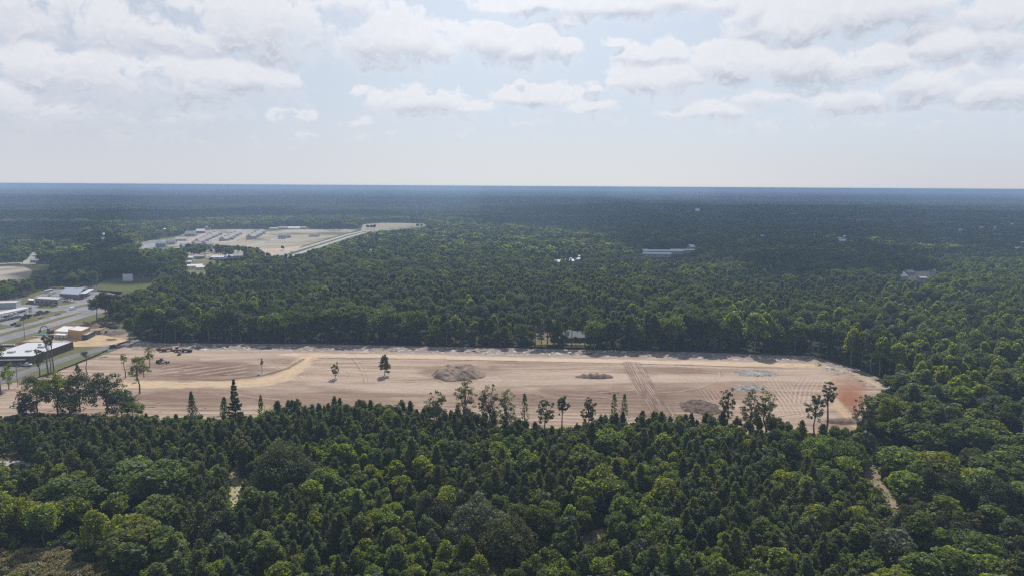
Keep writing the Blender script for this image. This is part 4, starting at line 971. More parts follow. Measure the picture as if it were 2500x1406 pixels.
    # bright crowns at lower left
    for i, (x, b, t, R, lb) in enumerate([(110, 1330, 1222, 5.4, 'bright lime green tree above the brown brush at lower left'), (235, 1345, 1235, 5.0, 'bright green tall tree right of the lime green tree at lower left'),
                                          (300, 1345, 1252, 5.2, 'bright green round tree, third from left over the brown brush'), (200, 1290, 1212, 4.6, 'bright green crown set behind the front row at lower left'),
                                          (290, 1275, 1200, 4.2, 'sunlit green crown left of the dark pines at lower left'), (60, 1310, 1215, 4.4, 'half shaded green tree near the left edge above the brush'),
                                          (2170, 1060, 960, 5.2, 'large bright yellow-green tree at the right corner of the clearing'), (1088, 1395, 1318, 3.4, 'bright yellow-green upright tree at the bottom centre'),
                                          (1140, 1400, 1304, 4.4, 'tall olive tree right of the yellow-green upright tree'), (1168, 1425, 1352, 3.8, 'bright green tree touching the bottom edge beside the bare strip')]):
        h = height_at(x, b, t)
        p = B(120 + i, R, h, 1.0, 60, 60, 0.52, L_MID if i == 8 else L_BRIGHT, 'point' if i in (7, 8, 9, 1) else 'round', .25, 10)
        special(p, 'broadleaf_tree', lb, x, b, t, i * 1.1, 1.0, R * 0.8)
    # gap trees by the lawn behind the silt fence
    for i, (x, lb) in enumerate(((1306, 'leftmost tall pine in front of the lit lawn behind the clearing'), (1336, 'second tall pine before the lit lawn, straight and bare'), (1372, 'bare-trunked pine before the lit lawn, left of the house'), (1396, 'tall pine rising before the middle of the house'), (1428, 'tall pine before the right end of the house'), (1442, 'rightmost pine standing before the lit lawn'))):
        special(B(150 + i, 4.0, 20, 10, 22, 40, 0.8, L_OAK, 'round', .28, 10), 'pine_tree', lb, x, 843, 762 + (i * 7) % 12, i, 1.0, 2.5)
    for i, (x, b, t, lb) in enumerate(((238, 790, 722, 'spreading pine overhanging the highway bend'), (262, 800, 708, 'dark tree at the left tip of the wood by the highway'))):
        special(B(160 + i, 6.0, 20, 7, 36, 44, 0.8, L_OAK, 'round', .26, 14), 'pine_tree', lb, x, b, t, i)
build_specials()

def near_special(X, Y, pad=0.0):
    out = np.zeros(len(X), bool)
    for (x, y, r) in SPECIAL: out |= (X - x) ** 2 + ((Y - y + (r * .45 if r > 3.2 else 0)) / (1.35 if r > 3.2 else 1)) ** 2 < (r + pad) ** 2
    return out

# near wood ---------------------------------------------------------------------------------------
near_edge_g = [gp(*p)[:2] for p in NEAR_EDGE]
fence_g = [gp(*p)[:2] for p in FENCE_FAR]
def near_wood():
    X, Y = jitter_grid(132, 420, 3.1, 0.95, 30)
    px, py = proj(np.stack([X, Y, 0 * X], 1))
    ex = np.array([p[0] for p in NEAR_EDGE]); ey = np.array([p[1] for p in NEAR_EDGE])
    lim = np.interp(px, ex, ey)
    right = (px > 2190) | ((px > 2085) & (py > lim))
    ok = (py > lim) & (px < 2130) | right & (py > 905)
    X, Y, px, py = X[ok], Y[ok], px[ok], py[ok]
    # kinds: 0 pine, 1 mid, 2 bright, 3 oak, 4 grey
    n = len(X); nz = fbm(X / 26, Y / 26, 3); nz2 = fbm(X / 14 + 50, Y / 14, 2); r = rngF.random(n)
    pp = np.full(n, 0.40)
    pp = np.where((px > 560) & (px < 1900) & (py < 1130), 0.80 - .25 * np.clip((py - 1050) / 80, 0, 1), pp)
    pp = np.where((px <= 620) & (py < 1215), 0.78, pp)
    pp = np.where((px > 380) & (px < 560) & (py < 1330), 0.8, pp)
    pp = np.where((px > 620) & (px < 1250) & (py > 1130), 0.10, pp)
    pp = np.where((px > 80) & (px < 420) & (py > 1205), 0.06, pp)
    pp = np.where((px > 1250) & (px < 2050) & (py > 1100), 0.24, pp)
    pp = np.where((px > 1750) & (px < 2150) & (py < 1150), 0.30, pp)
    pp = np.where(px > 2130, 0.05, pp)
    pp = np.where((px > 0) & (px < 130) & (py > 1180), 0.5, pp)
    pp = np.clip(pp + (nz - 0.5) * 1.1, 0.02, 0.93)
    kind = np.where(r < pp, 0, 1)
    bright = (rngF.random(n) < np.where(py > 1150, 0.34, 0.16) + (nz2 - .5) * .6) & (kind == 1)
    kind = np.where(bright, 2, kind)
    kind = np.where((kind == 1) & (rngF.random(n) < 0.10), 4, kind)
    bigz = (px > 2130) | ((px > 80) & (px < 420) & (py > 1205))
    # thin out where crowns are wide
    keep = np.where(kind == 0, rngF.random(n) < 0.92, rngF.random(n) < 0.74)
    keep &= ~(bigz & (rngF.random(n) < 0.70))
    hs = np.where(kind == 0, rngF.uniform(.70, 1.12, n) * 11.0, rngF.uniform(.60, 1.15, n) * 9.2)
    hs = np.where((kind == 0) & (rngF.random(n) < .05), hs * 1.22, hs)
    hs = np.where((px < 330) & (py < 1075), hs * 0.62, hs)
    hs = np.where((px > 560) & (px < 1250) & (py > 1175) & (kind != 0), hs * 0.85, hs)
    wf = np.where(bigz, 1.6, 1.0); hs = np.where(bigz, hs * 1.35, hs)
    large = (kind != 0) & ~bigz & (rngF.random(n) < .07); hs = np.where(large, rngF.uniform(10.5, 13.5, n), hs); wf = np.where(large, 1.25, wf)
    kind = np.where((px > 2130) & (kind == 1) & (rngF.random(n) < .45), 3, kind)
    keep &= ~blocked(X, Y, hs, np.where(py > 1090, hs * .22 * wf, 0)); keep &= ~near_special(X, Y, 0.9)
    X, Y, kind, hs, wf, px, py = [a[keep] for a in (X, Y, kind, hs, wf, px, py)]
    n = len(X); print('near wood', n)
    groups = [PINES, MIDS, BRIGHTS, OAKS, GREYS]
    var = np.array([rngF.choice(8, p=[.08, .08, .08, .08, .08, .2, .2, .2]) if k == 0 else rngF.integers(len(groups[k])) for k in kind])
    rz = rngF.uniform(0, 6.283, n); wj = rngF.uniform(0.88, 1.18, n) * wf
    wj = np.where(kind == 3, wj * .62, wj)
    dist = np.hypot(X, Y); inframe = (px > 0) & (px < 2500) & (py < 1400)
    topx, topy = proj(np.stack([X, Y, hs], 1))
    inframe = (px > 5) & (px < 2495) & (topy < 1340)
    size = np.where(inframe, hs * wj / dist, 0)
    single = np.zeros(n, bool)
    for k in (0, 1, 2, 3, 4):
        ids = np.where((kind == k) & inframe)[0]
        lim_ = {0: 240, 1: 120, 2: 70, 3: 60, 4: 25}[k]
        single[ids[np.argsort(-size[ids])][:lim_]] = True
    NMS = ['pine_tree', 'broadleaf_tree', 'broadleaf_tree', 'oak_tree', 'broadleaf_tree']
    LOOK = ['dark needled pine', 'mid green leafy tree', 'bright green leafy tree', 'dark spreading oak', 'grey-green leafy tree']
    marks = [(570, 1180, 'the pale grass strip'), (690, 1120, 'the largest dome-crowned oak'), (1238, 1300, 'the rounded dark oak at bottom centre'), (1440, 1305, 'the small brown glade'),
             (2150, 1190, 'the winding track at right'), (100, 1370, 'the brown brush at lower left'), (455, 1345, 'the small yellow-green glade'), (1200, 1385, 'the bare strip at the bottom edge'),
             (2030, 1110, 'the joined pair of broad oaks'), (2330, 1250, 'the huge shadowed oak'), (60, 1125, 'the left-edge grey lane'), (850, 1360, 'the bottom thicket'),
             (1700, 1350, 'the bottom edge at right'), (1600, 1200, 'the mid right wood'), (2350, 1080, 'the right-edge oaks'), (900, 1180, 'the thicket by the largest oak'),
             (2230, 1390, 'the bottom right track'), (350, 1180, 'the pines beside the grass strip')]
    cnt = {}
    med = [np.median(hs[(kind == k)]) if (kind == k).any() else 1 for k in range(5)]
    for i in np.where(single)[0][np.argsort(-size[np.where(single)[0]])]:
        k = kind[i]; p = groups[k][var[i]]
        mx, my = px[i], py[i]
        j = int(np.argmin([(mx - a) ** 2 + ((my - b) * 1.3) ** 2 for a, b, _ in marks])); a, b, nm = marks[j]
        dx, dy = mx - a, my - b
        side = (('right of ' if dx > 0 else 'left of ') if abs(dx) > abs(dy) else ('in front of ' if dy > 0 else 'behind '))
        hw = 'tall ' if hs[i] > med[k] * 1.1 else ('low ' if hs[i] < med[k] * .9 else '')
        ww = 'wide ' if wj[i] / wf[i] > 1.1 else ('narrow ' if wj[i] / wf[i] < .95 else '')
        key = (hw + ww + LOOK[k], side + nm); c = cnt.get(key, 0); cnt[key] = c + 1
        od = ['', 'second ', 'third ', 'fourth ', 'fifth ', 'sixth ', 'seventh ', 'eighth ', 'ninth ', 'tenth ', 'eleventh ', 'twelfth ']
        lab = (od[c] if c else 'nearest ') + key[0] + ' ' + key[1] if c < 12 else key[0] + ' deeper ' + key[1]
        plant(p, NMS[k], lab, float(X[i]), float(Y[i]), float(hs[i]), float(rz[i]), LOOK[k] + 's of the near wood', float(wj[i]))
    rest = ~single; off = np.cumsum([0] + [len(g) for g in groups])
    meshes = [joined(p, 'tree_shape') for g in groups for p in g]
    allp = [p for g in groups for p in g]
    vi = off[kind] + var; s = hs / np.array([allp[v].H for v in vi])
    scatter('near_woodland', 'dense mixed wood of pines and leafy trees in front of the clearing', 'woodland', np.stack([X, Y, 0 * X], 1)[rest], rz[rest],
            np.stack([s * wj, s * wj, s], 1)[rest], vi[rest], meshes)
    # undergrowth between the trees
    bx, by = jitter_grid(130, 330, 2.6, 0.84, 20)
    qx, qy = proj(np.stack([bx, by, 0 * bx], 1)); lim = np.interp(qx, ex, ey)
    ok = ((qy > lim + 1) & (qx < 2130) | (qx >= 2130) & (qy > 950)) & ~blocked(bx, by, np.full(len(bx), 1.2))
    bx, by = bx[ok], by[ok]; n = len(bx)
    um = [joined(p, 'bush_shape') for p in (make_broad(950, 1.7, 2.6, 0.1, 12, 26, .5, L_MID, 'round', .4, 0), make_broad(951, 1.5, 2.0, 0.1, 12, 26, .5, L_OAK, 'round', .4, 0), make_broad(952, 1.5, 2.4, 0.1, 12, 26, .5, L_BRIGHT, 'round', .4, 0))]
    ss = rngF.uniform(.5, 1.4, n)
    scatter('undergrowth', 'low bushes and saplings filling the floor of the near wood', 'undergrowth', np.stack([bx, by, 0 * bx], 1), rngF.uniform(0, 6.28, n),
            np.stack([ss, ss, ss], 1), rngF.choice(3, n, p=[.5, .35, .15]), um)
near_wood()

# brush and grass of the small openings
def brush():
    pts = []
    m = [joined(p, 'brush_shape') for p in (make_broad(960, .9, .9, 0.02, 9, 22, .28, leaf_mat('dry_brush', (.27, .25, .14), (.26, .24, .11), .3, .3), 'round', .45, 0),
                                            make_broad(961, .8, .7, 0.02, 9, 22, .26, leaf_mat('rough_grass', (.20, .21, .09), (.14, .15, .05), .3, .3), 'round', .45, 0))]
    X = []; Y = []; I = []; Sz = []
    for nm, pr, step, sc in (('glade3', .35, 1.25, 1.2), ('glade7', .9, 2.2, .6), ('glade2', .95, 2.2, .45), ('glade1', 1.0, 1.8, .4), ('glade4', .2, 2.0, .45), ('glade5', .1, 2.0, .4), ('glade6', 1.0, 1.3, .8), ('glade8', .4, 2.0, .4)):
        g = [gp(*p)[:2] for p in OPEN[nm]]; a = np.array(g); lo, hi = a.min(0), a.max(0)
        gx, gy = np.meshgrid(np.arange(lo[0], hi[0], step), np.arange(lo[1], hi[1], step)); gx = gx.ravel() + rngF.uniform(-.5, .5, gx.size) * step; gy = gy.ravel() + rngF.uniform(-.5, .5, gy.size) * step
        k = in_poly(gx, gy, g); n = k.sum(); X.append(gx[k]); Y.append(gy[k]); I.append((rngF.random(n) < pr).astype(int)); Sz.append(rngF.uniform(.5, 1.3, n) * sc)
    X, Y, I, Sz = map(np.concatenate, (X, Y, I, Sz))
    scatter('brush', 'brown and green brush and rough grass in the openings of the near wood', 'brush', np.stack([X, Y, 0 * X], 1), rngF.uniform(0, 6.28, len(X)), np.stack([Sz] * 3, 1), I, m)
brush()

# wood behind the clearing ---------------------------------------------------------------------------
fx = np.array([p[0] for p in FENCE_FAR]); fy = np.array([p[1] for p in FENCE_FAR])
def mid_wood():
    X1, Y1 = jitter_grid(290, 900, 7.4, 0.86, 60)
    X2, Y2 = jitter_grid(900, 2050, 9.6, 0.86, 60)
    X = np.r_[X1, X2]; Y = np.r_[Y1, Y2]
    px, py = proj(np.stack([X, Y, 0 * X], 1))
    lim = np.interp(px, np.r_[0, 240, fx], np.r_[842, 838, fy])
    ok = (py < lim - 0.4) | ((px > 2190) & (py < 940)) 
    ok |= (px > 2240) & (py < 1010)
    ok &= (px > -700) & (px < 3200)
    X, Y, px, py = X[ok], Y[ok], px[ok], py[ok]; n = len(X)
    nz = fbm(X / 90, Y / 90, 3); nz2 = fbm(X / 45 + 30, Y / 45, 2)
    pp = np.full(n, 0.10) + (nz - .5) * 1.5
    band = (px > 380) & (px < 2150) & (py > 690 + 0.012 * (px - 400)) & (py < 752 + .02 * (px - 400))
    pp = np.where(band, .82 + (nz2 - .5) * .5, pp)
    pp = np.where((py < 690) & (py > 560), pp + .1, pp)
    pp = np.where((px > 2150) & (py > 640), -0.1, pp)
    pine = rngF.random(n) < pp
    hs = np.where(pine, rngF.uniform(.85, 1.12, n) * 14.5, rngF.uniform(.62, 1.22, n) * 15.0)
    hs *= 0.96 + 0.75 * (fbm(X / 120, Y / 120, 3) - .5)
    hs = np.where((px > 240) & (px < 2190) & (py > lim[ok] - 14), hs * 1.42, hs)
    hs = np.where((px > 2190), hs * .9, hs)
    keep = ~blocked(X, Y, hs); keep &= ~near_special(X, Y, 1.0)
    keep &= rngF.random(n) < .96
    X, Y, pine, hs, nz2, px, py = [a[keep] for a in (X, Y, pine, hs, nz2, px, py)]; n = len(X); print('mid wood', n)
    near = Y < 900
    meshes = [joined(p, 'tree_shape') for p in TALLB + TALLP + FARB + FARP]
    allp = TALLB + TALLP + FARB + FARP
    wb = np.array([.26, .16, .24, .10, .12, .2, .04])
    bsel = rngF.choice(7, n, p=wb / wb.sum()); bsel = np.where((nz2 > .60) & (rngF.random(n) < .6), 3, bsel)
    bsel = np.where((px > 2150) & (rngF.random(n) < .35), 3, bsel)
    fsel = rngF.choice(4, n, p=[.35, .25, .3, .1]); fsel = np.where((nz2 > .60) & (rngF.random(n) < .5), 3, fsel)
    vi = np.where(near, np.where(pine, 7 + rngF.integers(0, 3, n), bsel), np.where(pine, 14 + rngF.integers(0, 2, n), 10 + fsel))
    s = hs / np.array([allp[v].H for v in vi]); w = s * rngF.uniform(.8, 1.3, n)
    rz = rngF.uniform(0, 6.28, n)
    # trees of the front row behind the silt fence stand as objects of their own
    dd, _, run = seg_dist(X, Y, fence_g)
    front = np.where((px > 240) & (px < 2280) & (dd < 12) & (Y < 460))[0]
    front = front[np.argsort(px[front])][:110]
    single = np.zeros(n, bool); single[front] = True
    c = 0
    segs = [(560, 'behind the parked machines'), (980, 'behind the two lone trees'), (1290, 'behind the large dirt mound'), (1460, 'beside the lit lawn'), (1700, 'behind the crossing wheel tracks'), (2000, 'behind the grey rubble ring'), (9999, 'above the red clay')]
    cn = {}
    for i in front:
        sg = [t for a, t in segs if px[i] < a][0]
        look = 'slim dark pine' if pine[i] else ['mid green leafy tree', 'dark leafy tree', 'broad green leafy tree', 'bright green pointed tree', 'dark tall leafy tree', 'full green leafy tree', 'grey-green leafy tree'][min(int(vi[i]), 6)]
        k = (look, sg); cn[k] = cn.get(k, 0) + 1
        o_ = ['first', 'second', 'third', 'fourth', 'fifth', 'sixth', 'seventh', 'eighth', 'ninth', 'tenth', 'eleventh', 'twelfth', 'thirteenth', 'fourteenth', 'fifteenth', 'sixteenth'][min(cn[k] - 1, 15)]
        p = allp[vi[i]]
        plant(p, 'pine_tree' if pine[i] else ('oak_tree' if vi[i] in (1, 4) else 'broadleaf_tree'), '%s %s %s, front row' % (o_, look, sg), float(X[i]), float(Y[i]), float(hs[i]), float(rz[i]), 'front row of the wood behind the silt fence', float(w[i] / s[i]))
    # young growth at the foot of the wood edge
    ue = []
    for a, b in zip(fence_g[:-1], fence_g[1:]):
        L = math.hypot(b[0] - a[0], b[1] - a[1]); k = int(L / 1.15); t = rngF.random(k); ox = rngF.uniform(1.5, 16, k)
        nx, ny = -(b[1] - a[1]) / L, (b[0] - a[0]) / L
        ue.append(np.stack([a[0] + (b[0] - a[0]) * t + nx * ox, a[1] + (b[1] - a[1]) * t + ny * ox], 1))
    ue = np.vstack(ue); uh = rngF.uniform(2.5, 8.5, len(ue)); k = ~blocked(ue[:, 0], ue[:, 1], uh); ue, uh = ue[k], uh[k]
    um = [joined(p, 'sapling_shape') for p in (MIDS[1], MIDS[3], OAKS[1], GREYS[0])]; ui = rngF.choice(4, len(ue), p=[.4, .3, .25, .05])
    us = uh / np.array([(MIDS[1], MIDS[3], OAKS[1], GREYS[0])[j].H for j in ui]); uw = us * np.where(ui == 2, .8, 1.3)
    scatter('young_growth', 'bushy young growth at the foot of the wood along the silt fence', 'undergrowth', np.c_[ue, np.zeros(len(ue))], rngF.uniform(0, 6.28, len(ue)), np.stack([uw, uw, us], 1), ui, um)
    r_ = ~single
    scatter('middle_woodland', 'wide wood of leafy trees and pines behind the clearing', 'woodland', np.stack([X, Y, terrain(X, Y)], 1)[r_], rz[r_], np.stack([w, w, s], 1)[r_], vi[r_], meshes)
mid_wood()

# far woods: patches of many small trees --------------------------------------------------------------
def patch_mesh(seed, size, n, leaf, per, mats, hmean):
    rs = np.random.default_rng(seed); Vs = []; Fs = []; As = []; Ms = []; o = 0
    for i in range(n):
        x, y = rs.uniform(-size / 2, size / 2, 2) * 1.06; h = hmean * rs.uniform(.7, 1.25); R = rs.uniform(.24, .36) * h
        k = 4; C, r = crown_clumps(rs, k, R, h * .65, h * .35, 'round', .55)
        C += np.array([x, y, 0]); V, F, A = clump_leaves(rs, C, r, per // k, leaf, .8)
        Vs.append(V); Fs.append(F + o); As.append(A); Ms.append(np.full(len(F), rs.choice(len(mats), p=[.4, .3, .2, .1]))); o += len(V)
    me = np_mesh('wood_patch', np.vstack(Vs), np.vstack(Fs), mats, {'lv': ('FLOAT', 'POINT', np.concatenate(As).astype(np.float32))})
    me.polygons.foreach_set('material_index', np.concatenate(Ms).astype(np.int32)); me.update(); return me
def far_wood():
    F1 = leaf_mat('far_oak_leaves', (.040, .052, .028), (.05, .065, .025), .3, .1, True); F2 = leaf_mat('far_leaves', (.048, .068, .026), (.08, .11, .025), .35, .1, True)
    F3 = leaf_mat('far_needles', (.036, .046, .028), (.04, .05, .025), .3, .1, True); F4 = leaf_mat('far_young_leaves', (.065, .09, .028), (.12, .16, .03), .4, .1, True)
    ms = [F1, F2, F3, F4]
    pa = [patch_mesh(i, 60, 52, 3.4, 16, ms, 15) for i in range(4)] + [patch_mesh(10 + i, 60, 60, 3.4, 16, [F3, F1, F3, F2], 14) for i in range(2)] + [patch_mesh(15 + i, 60, 50, 3.4, 16, [F2, F4, F2, F1], 13) for i in range(2)]
    pb = [patch_mesh(20 + i, 180, 190, 7.0, 8, ms, 15) for i in range(3)] + [patch_mesh(30, 180, 190, 7.0, 8, [F2, F4, F2, F1], 13)]
    X1, Y1 = jitter_grid(2050, 4300, 56, .86, 200); X2, Y2 = jitter_grid(4300, 13000, 172, .84, 300)
    X = np.r_[X1, X2]; Y = np.r_[Y1, Y2]; first = np.arange(len(X)) < len(X1); n = len(X)
    nz = fbm(X / 500, Y / 260, 3)
    keep = ~blocked(X, Y, np.full(n, 12.)); keep &= ~((nz > .70) & (rngF.random(n) < .8) & ~first)
    vi = np.where(first, np.where(nz > .56, 6 + rngF.integers(0, 2, n), np.where(nz < .42, 4 + rngF.integers(0, 2, n), rngF.integers(0, 4, n))), np.where(nz > .55, 11, 8 + rngF.integers(0, 3, n)))
    s = 1 + (fbm(X / 300, Y / 300, 2) - .5) * .7; print('patches', keep.sum())
    one = np.ones(n)
    scatter('far_woodland', 'hazy woods reaching to the horizon', 'woodland', np.stack([X, Y, terrain(X, Y)], 1)[keep], (rngF.integers(0, 4, n) * 1.5708)[keep], np.stack([one, one, s], 1)[keep], vi[keep], pa + pb)
far_wood()
# ------------------------------------------------------------------ buildings
WHITE = (.74, .74, .73); LGREY = (.46, .48, .50); BRICK = (.20, .10, .085); BEIGE = (.46, .40, .32); GREYB = (.26, .30, .36)
def wmat(c, r=.7): return paint('paint_%02d_%02d_%02d' % tuple(int(x * 99) for x in c), c, r, 0, .08, .8)
GLASS = paint('dark_glass', (.03, .035, .045), .15, 0, .05); DARKM = paint('dark_metal', (.06, .055, .055), .5, .3, .2)
STEEL = paint('galvanised', (.42, .43, .44), .5, .5, .1); WOODP = paint('weathered_pole', (.15, .12, .10), .9, 0, .2)
def local(pxs):
    g = [gp(*p)[:2] for p in pxs]; cx = sum(p[0] for p in g) / len(g); cy = sum(p[1] for p in g) / len(g)
    return (cx, cy, 0), [(p[0] - cx, p[1] - cy) for p in g]
def flat_block(name, label, pxs, h, wall, roof, parapet=.5, z=0.0, cat='building', close=None, windows=0, t=None, parts=None):
    """flat-roofed building from its ground corners (photo px); 3 corners given -> parallelogram"""
    if len(pxs) == 3:
        a, b, c = [gp(*p)[:2] for p in pxs]; d = (a[0] + c[0] - b[0], a[1] + c[1] - b[1]); g = [a, b, c, d]
    else: g = [gp(*p)[:2] for p in pxs]
    cx = sum(p[0] for p in g) / len(g); cy = sum(p[1] for p in g) / len(g); g = [(p[0] - cx, p[1] - cy) for p in g]
    t = t or thing(name, label, cat, (cx, cy, z)); n = len(g)
    off = (cx - t.location[0], cy - t.location[1]); g = [(p[0] + off[0], p[1] + off[1]) for p in g]
    b = MB(); b.prism(g, -.3, h); wo = b.build('wall', wmat(wall), t)
    ins = lambda k: [((p[0] - off[0]) * k + off[0], (p[1] - off[1]) * k + off[1]) for p in g]
    b = MB(); b.prism(ins(.985), h + .003, h + .12); ro = b.build('roof', wmat(roof, .5), t)
    if parapet:
        b = MB()
        for i in range(n):
            p, q_ = g[i], g[(i + 1) % n]; b.bar((p[0], p[1], h + parapet / 2), (q_[0], q_[1], h + parapet / 2), .3, parapet)
        b.build('parapet', wmat(tuple(c * .9 for c in wall)), t)
    if windows:
        p, q_ = Vector((*g[0], 0)), Vector((*g[1], 0)); d = (q_ - p); L = d.length; d.normalize(); nn = Vector((d.y, -d.x, 0))
        for i in range(windows):
            s = L * (i + .5) / windows; w = L / windows * .3; c = p + d * s + nn * .03
            b = MB(); b.bar(c - d * w + Vector((0, 0, h * .5)), c + d * w + Vector((0, 0, h * .5)), .08, h * .34); b.build('window', GLASS, t)
    return t
def gable(name, label, x, y, w, d, h, rh, rz, wall, roof, cat='house', group=None, win=3, chim=False):
    t = thing(name, label, cat, (x, y, float(terrain(x, y))), rz, group)
    MB().box(-w / 2, w / 2, -d / 2, d / 2, -.3, h).add([(-w / 2, -d / 2, h), (-w / 2, d / 2, h), (-w / 2, 0, h + rh), (w / 2, -d / 2, h), (w / 2, d / 2, h), (w / 2, 0, h + rh)], [(0, 2, 1), (3, 4, 5)]).build('wall', wmat(wall), t)
    e = .5; s = rh / (d / 2); b = MB()
    for sg in (1, -1):
        b.add([(-w / 2 - e, sg * (d / 2 + e), h - s * e), (w / 2 + e, sg * (d / 2 + e), h - s * e), (w / 2 + e, 0, h + rh), (-w / 2 - e, 0, h + rh),
               (-w / 2 - e, sg * (d / 2 + e), h - s * e + .2), (w / 2 + e, sg * (d / 2 + e), h - s * e + .2), (w / 2 + e, 0, h + rh + .2), (-w / 2 - e, 0, h + rh + .2)],
              [(0, 1, 2, 3), (7, 6, 5, 4), (0, 4, 5, 1), (1, 5, 6, 2), (0, 3, 7, 4)])
    r = b.build('roof', wmat(roof, .8), t)
    if chim: MB().box(w * .2, w * .2 + .8, .4, 1.2, h + rh * .5, h + rh + .9).build('chimney', wmat(BRICK), r)
    for i in range(win):
        xx = -w / 2 + w * (i + .5) / win; MB().box(xx - .6, xx + .6, -d / 2 - .04, -d / 2 + .05, h * .42, h * .72).build('window', GLASS, t)
    return t

def brown_building():
    t = flat_block('metal_building', 'brown metal building with a flat white roof beside the dark lane', [(-40, 890), (82, 888), (180, 851)], 4.3, (.105, .062, .055), (.50, .52, .56), .35)
    F = Vector(gp(82, 888)); R = Vector(gp(180, 851)); L = Vector(gp(-40, 890)); d = (R - F).normalized(); e = (L - F).normalized(); o = Vector(t.location)
    for i, (a, b_, w) in enumerate(((12, 10, 1.5), (22, 9, 2.0), (28, 14, .8), (10, 18, 1.8))):
        c = F + d * (a) + e * b_ - o; MB().box(c.x - w, c.x + w, c.y - w * .6, c.y + w * .6, 4.42, 5.3).build('air_conditioner', STEEL, t)
    nn = Vector((d.y, -d.x, 0)); L_ = (R - F).length
    for i in range(9):
        c = F + d * (L_ * (i + 1) / 10) + nn * .06 - o; MB().rod((c.x, c.y, 0), (c.x, c.y, 4.2), .09, n=5).build('downpipe', wmat((.16, .11, .10)), t)
    a = F + e * 3 - d * 1.2 - o; b_ = F + e * 26 - d * 1.2 - o
    MB().bar((a.x, a.y, 3.0), (b_.x, b_.y, 3.0), 2.2, .25).build('awning', wmat((.35, .36, .38)), t)
brown_building()
def shop():
    t = flat_block('half_built_shop', 'half-built shop with an orange front block and white roofs on yellow sand', [(168, 825), (200, 829), (222, 819)], 5.6, (.50, .30, .10), (.58, .59, .60), .3)
    flat_block('', '', [(134, 823), (167, 825), (190, 812)], 4.1, (.62, .60, .56), (.62, .62, .62), .3, t=t)
    flat_block('', '', [(201, 829), (214, 829), (233, 819)], 3.0, (.07, .06, .065), (.30, .30, .32), .3, t=t)
    o = Vector(t.location); a, b = Vector(gp(137, 826)) - o, Vector(gp(164, 828)) - o
    MB().bar((a.x, a.y, 3.0), (b.x, b.y, 3.0), 2.6, .4).build('canopy', wmat(WHITE), t)
    for k in (0, .33, .66, 1):
        p = a.lerp(b, k); MB().rod((p.x, p.y, 0), (p.x, p.y, 2.9), .14).build('column', wmat((.08, .07, .07)), t)
shop()
def store():
    t = flat_block('brick_store', 'low brick store under a broad blue-grey metal roof by the parking lot', [(146, 728), (192, 731), (219, 716)], 4.2, (.17, .105, .10), (.30, .34, .40), 0)
    g = [gp(*p)[:2] for p in ((146, 728), (192, 731), (219, 716))]; o = t.location; A, B, C = [Vector((p[0] - o[0], p[1] - o[1], 0)) for p in g]; D = A + C - B
    z0, z1 = Vector((0, 0, 4.35)), Vector((0, 0, 7.0)); m1, m2 = (A + D) / 2 + z1, (B + C) / 2 + z1
    b = MB(); k = Vector((0, 0, -.25)); P = [A + z0, B + z0, m2, m1, C + z0, D + z0]; b.add([*P, *[p + k for p in P]], [(0, 1, 2, 3), (3, 2, 4, 5), (6, 9, 8, 7), (9, 11, 10, 8), (0, 6, 7, 1), (4, 10, 11, 5), (0, 3, 5, 11, 9, 6), (1, 7, 8, 10, 4, 2)])
    b.build('metal_roof', wmat((.30, .35, .42), .4), t)
    e = (C - B).normalized(); d = (B - A).normalized(); s = B + e * 6 + d * 2.4; f = C - e * 1 + d * 2.4
    MB().bar((s.x, s.y, 4.4), (f.x, f.y, 4.4), 5.2, .35).build('porch_roof', wmat((.55, .58, .60), .4), t)
    for q_ in (0.05, .35, .65, .95): p = s.lerp(f, q_) + d * 2; MB().rod((p.x, p.y, 0), (p.x, p.y, 4.2), .15).build('column', wmat(LGREY), t)
store()
flat_block('restaurant', 'grey flat-roofed restaurant between the fuel canopy and the brick store', [(86, 742), (142, 745), (154, 738)], 4.4, (.24, .23, .23), (.44, .43, .42), .5, windows=5)
flat_block('shed', 'small white-roofed shed left of the grey restaurant', [(69, 741), (83, 742), (84, 738)], 3.0, (.14, .11, .11), WHITE, .2)
flat_block('convenience_store', 'long low store with a white fascia behind the fuel canopy', [(-60, 755), (40, 752), (52, 745)], 4.0, (.40, .40, .42), (.50, .50, .50), .7)
def canopy():
    a, b = Vector(gp(-34, 793)), Vector(gp(80, 768)); c = (a + b) / 2; t = thing('fuel_canopy', 'long flat fuel station canopy on columns at the left edge', 'canopy', c)
    d = (b - a).normalized(); L = (b - a).length / 2; n = Vector((-d.y, d.x, 0))
    MB().bar(-d * L + n * 4 + Vector((0, 0, 5.4)), d * L + n * 4 + Vector((0, 0, 5.4)), 9, .5).build('roof', wmat((.50, .51, .53)), t)
    MB().bar(-d * L - n * .55 + Vector((0, 0, 5.45)), d * L - n * .55 + Vector((0, 0, 5.45)), .12, 1.0).build('fascia', wmat(WHITE), t)
    for i in range(6):
        p = -d * L * .9 + d * L * 1.8 * i / 5 + n * 3.8; MB().box(p.x - .25, p.x + .25, p.y - .25, p.y + .25, 0, 5.15).build('column', wmat(WHITE), t)
    lab = ['first', 'second', 'third', 'fourth']
    for i in range(4):
        p = c + d * L * (-.45 + .4 * i) + n * 2.2; q_ = thing('fuel_pump', lab[i] + ' fuel pump from the left under the long canopy', 'fuel pump', p, math.atan2(d.y, d.x), 'fuel pumps under the canopy')
        MB().box(-.5, .5, -.3, .3, 0, 1.7).build('body', wmat((.55, .55, .56)), q_); MB().box(-.32, .32, -.34, -.3, 1.05, 1.45).build('screen', GLASS, q_); MB().box(.52, .6, -.1, .1, .7, 1.3).build('nozzle', DARKM, q_)
canopy()
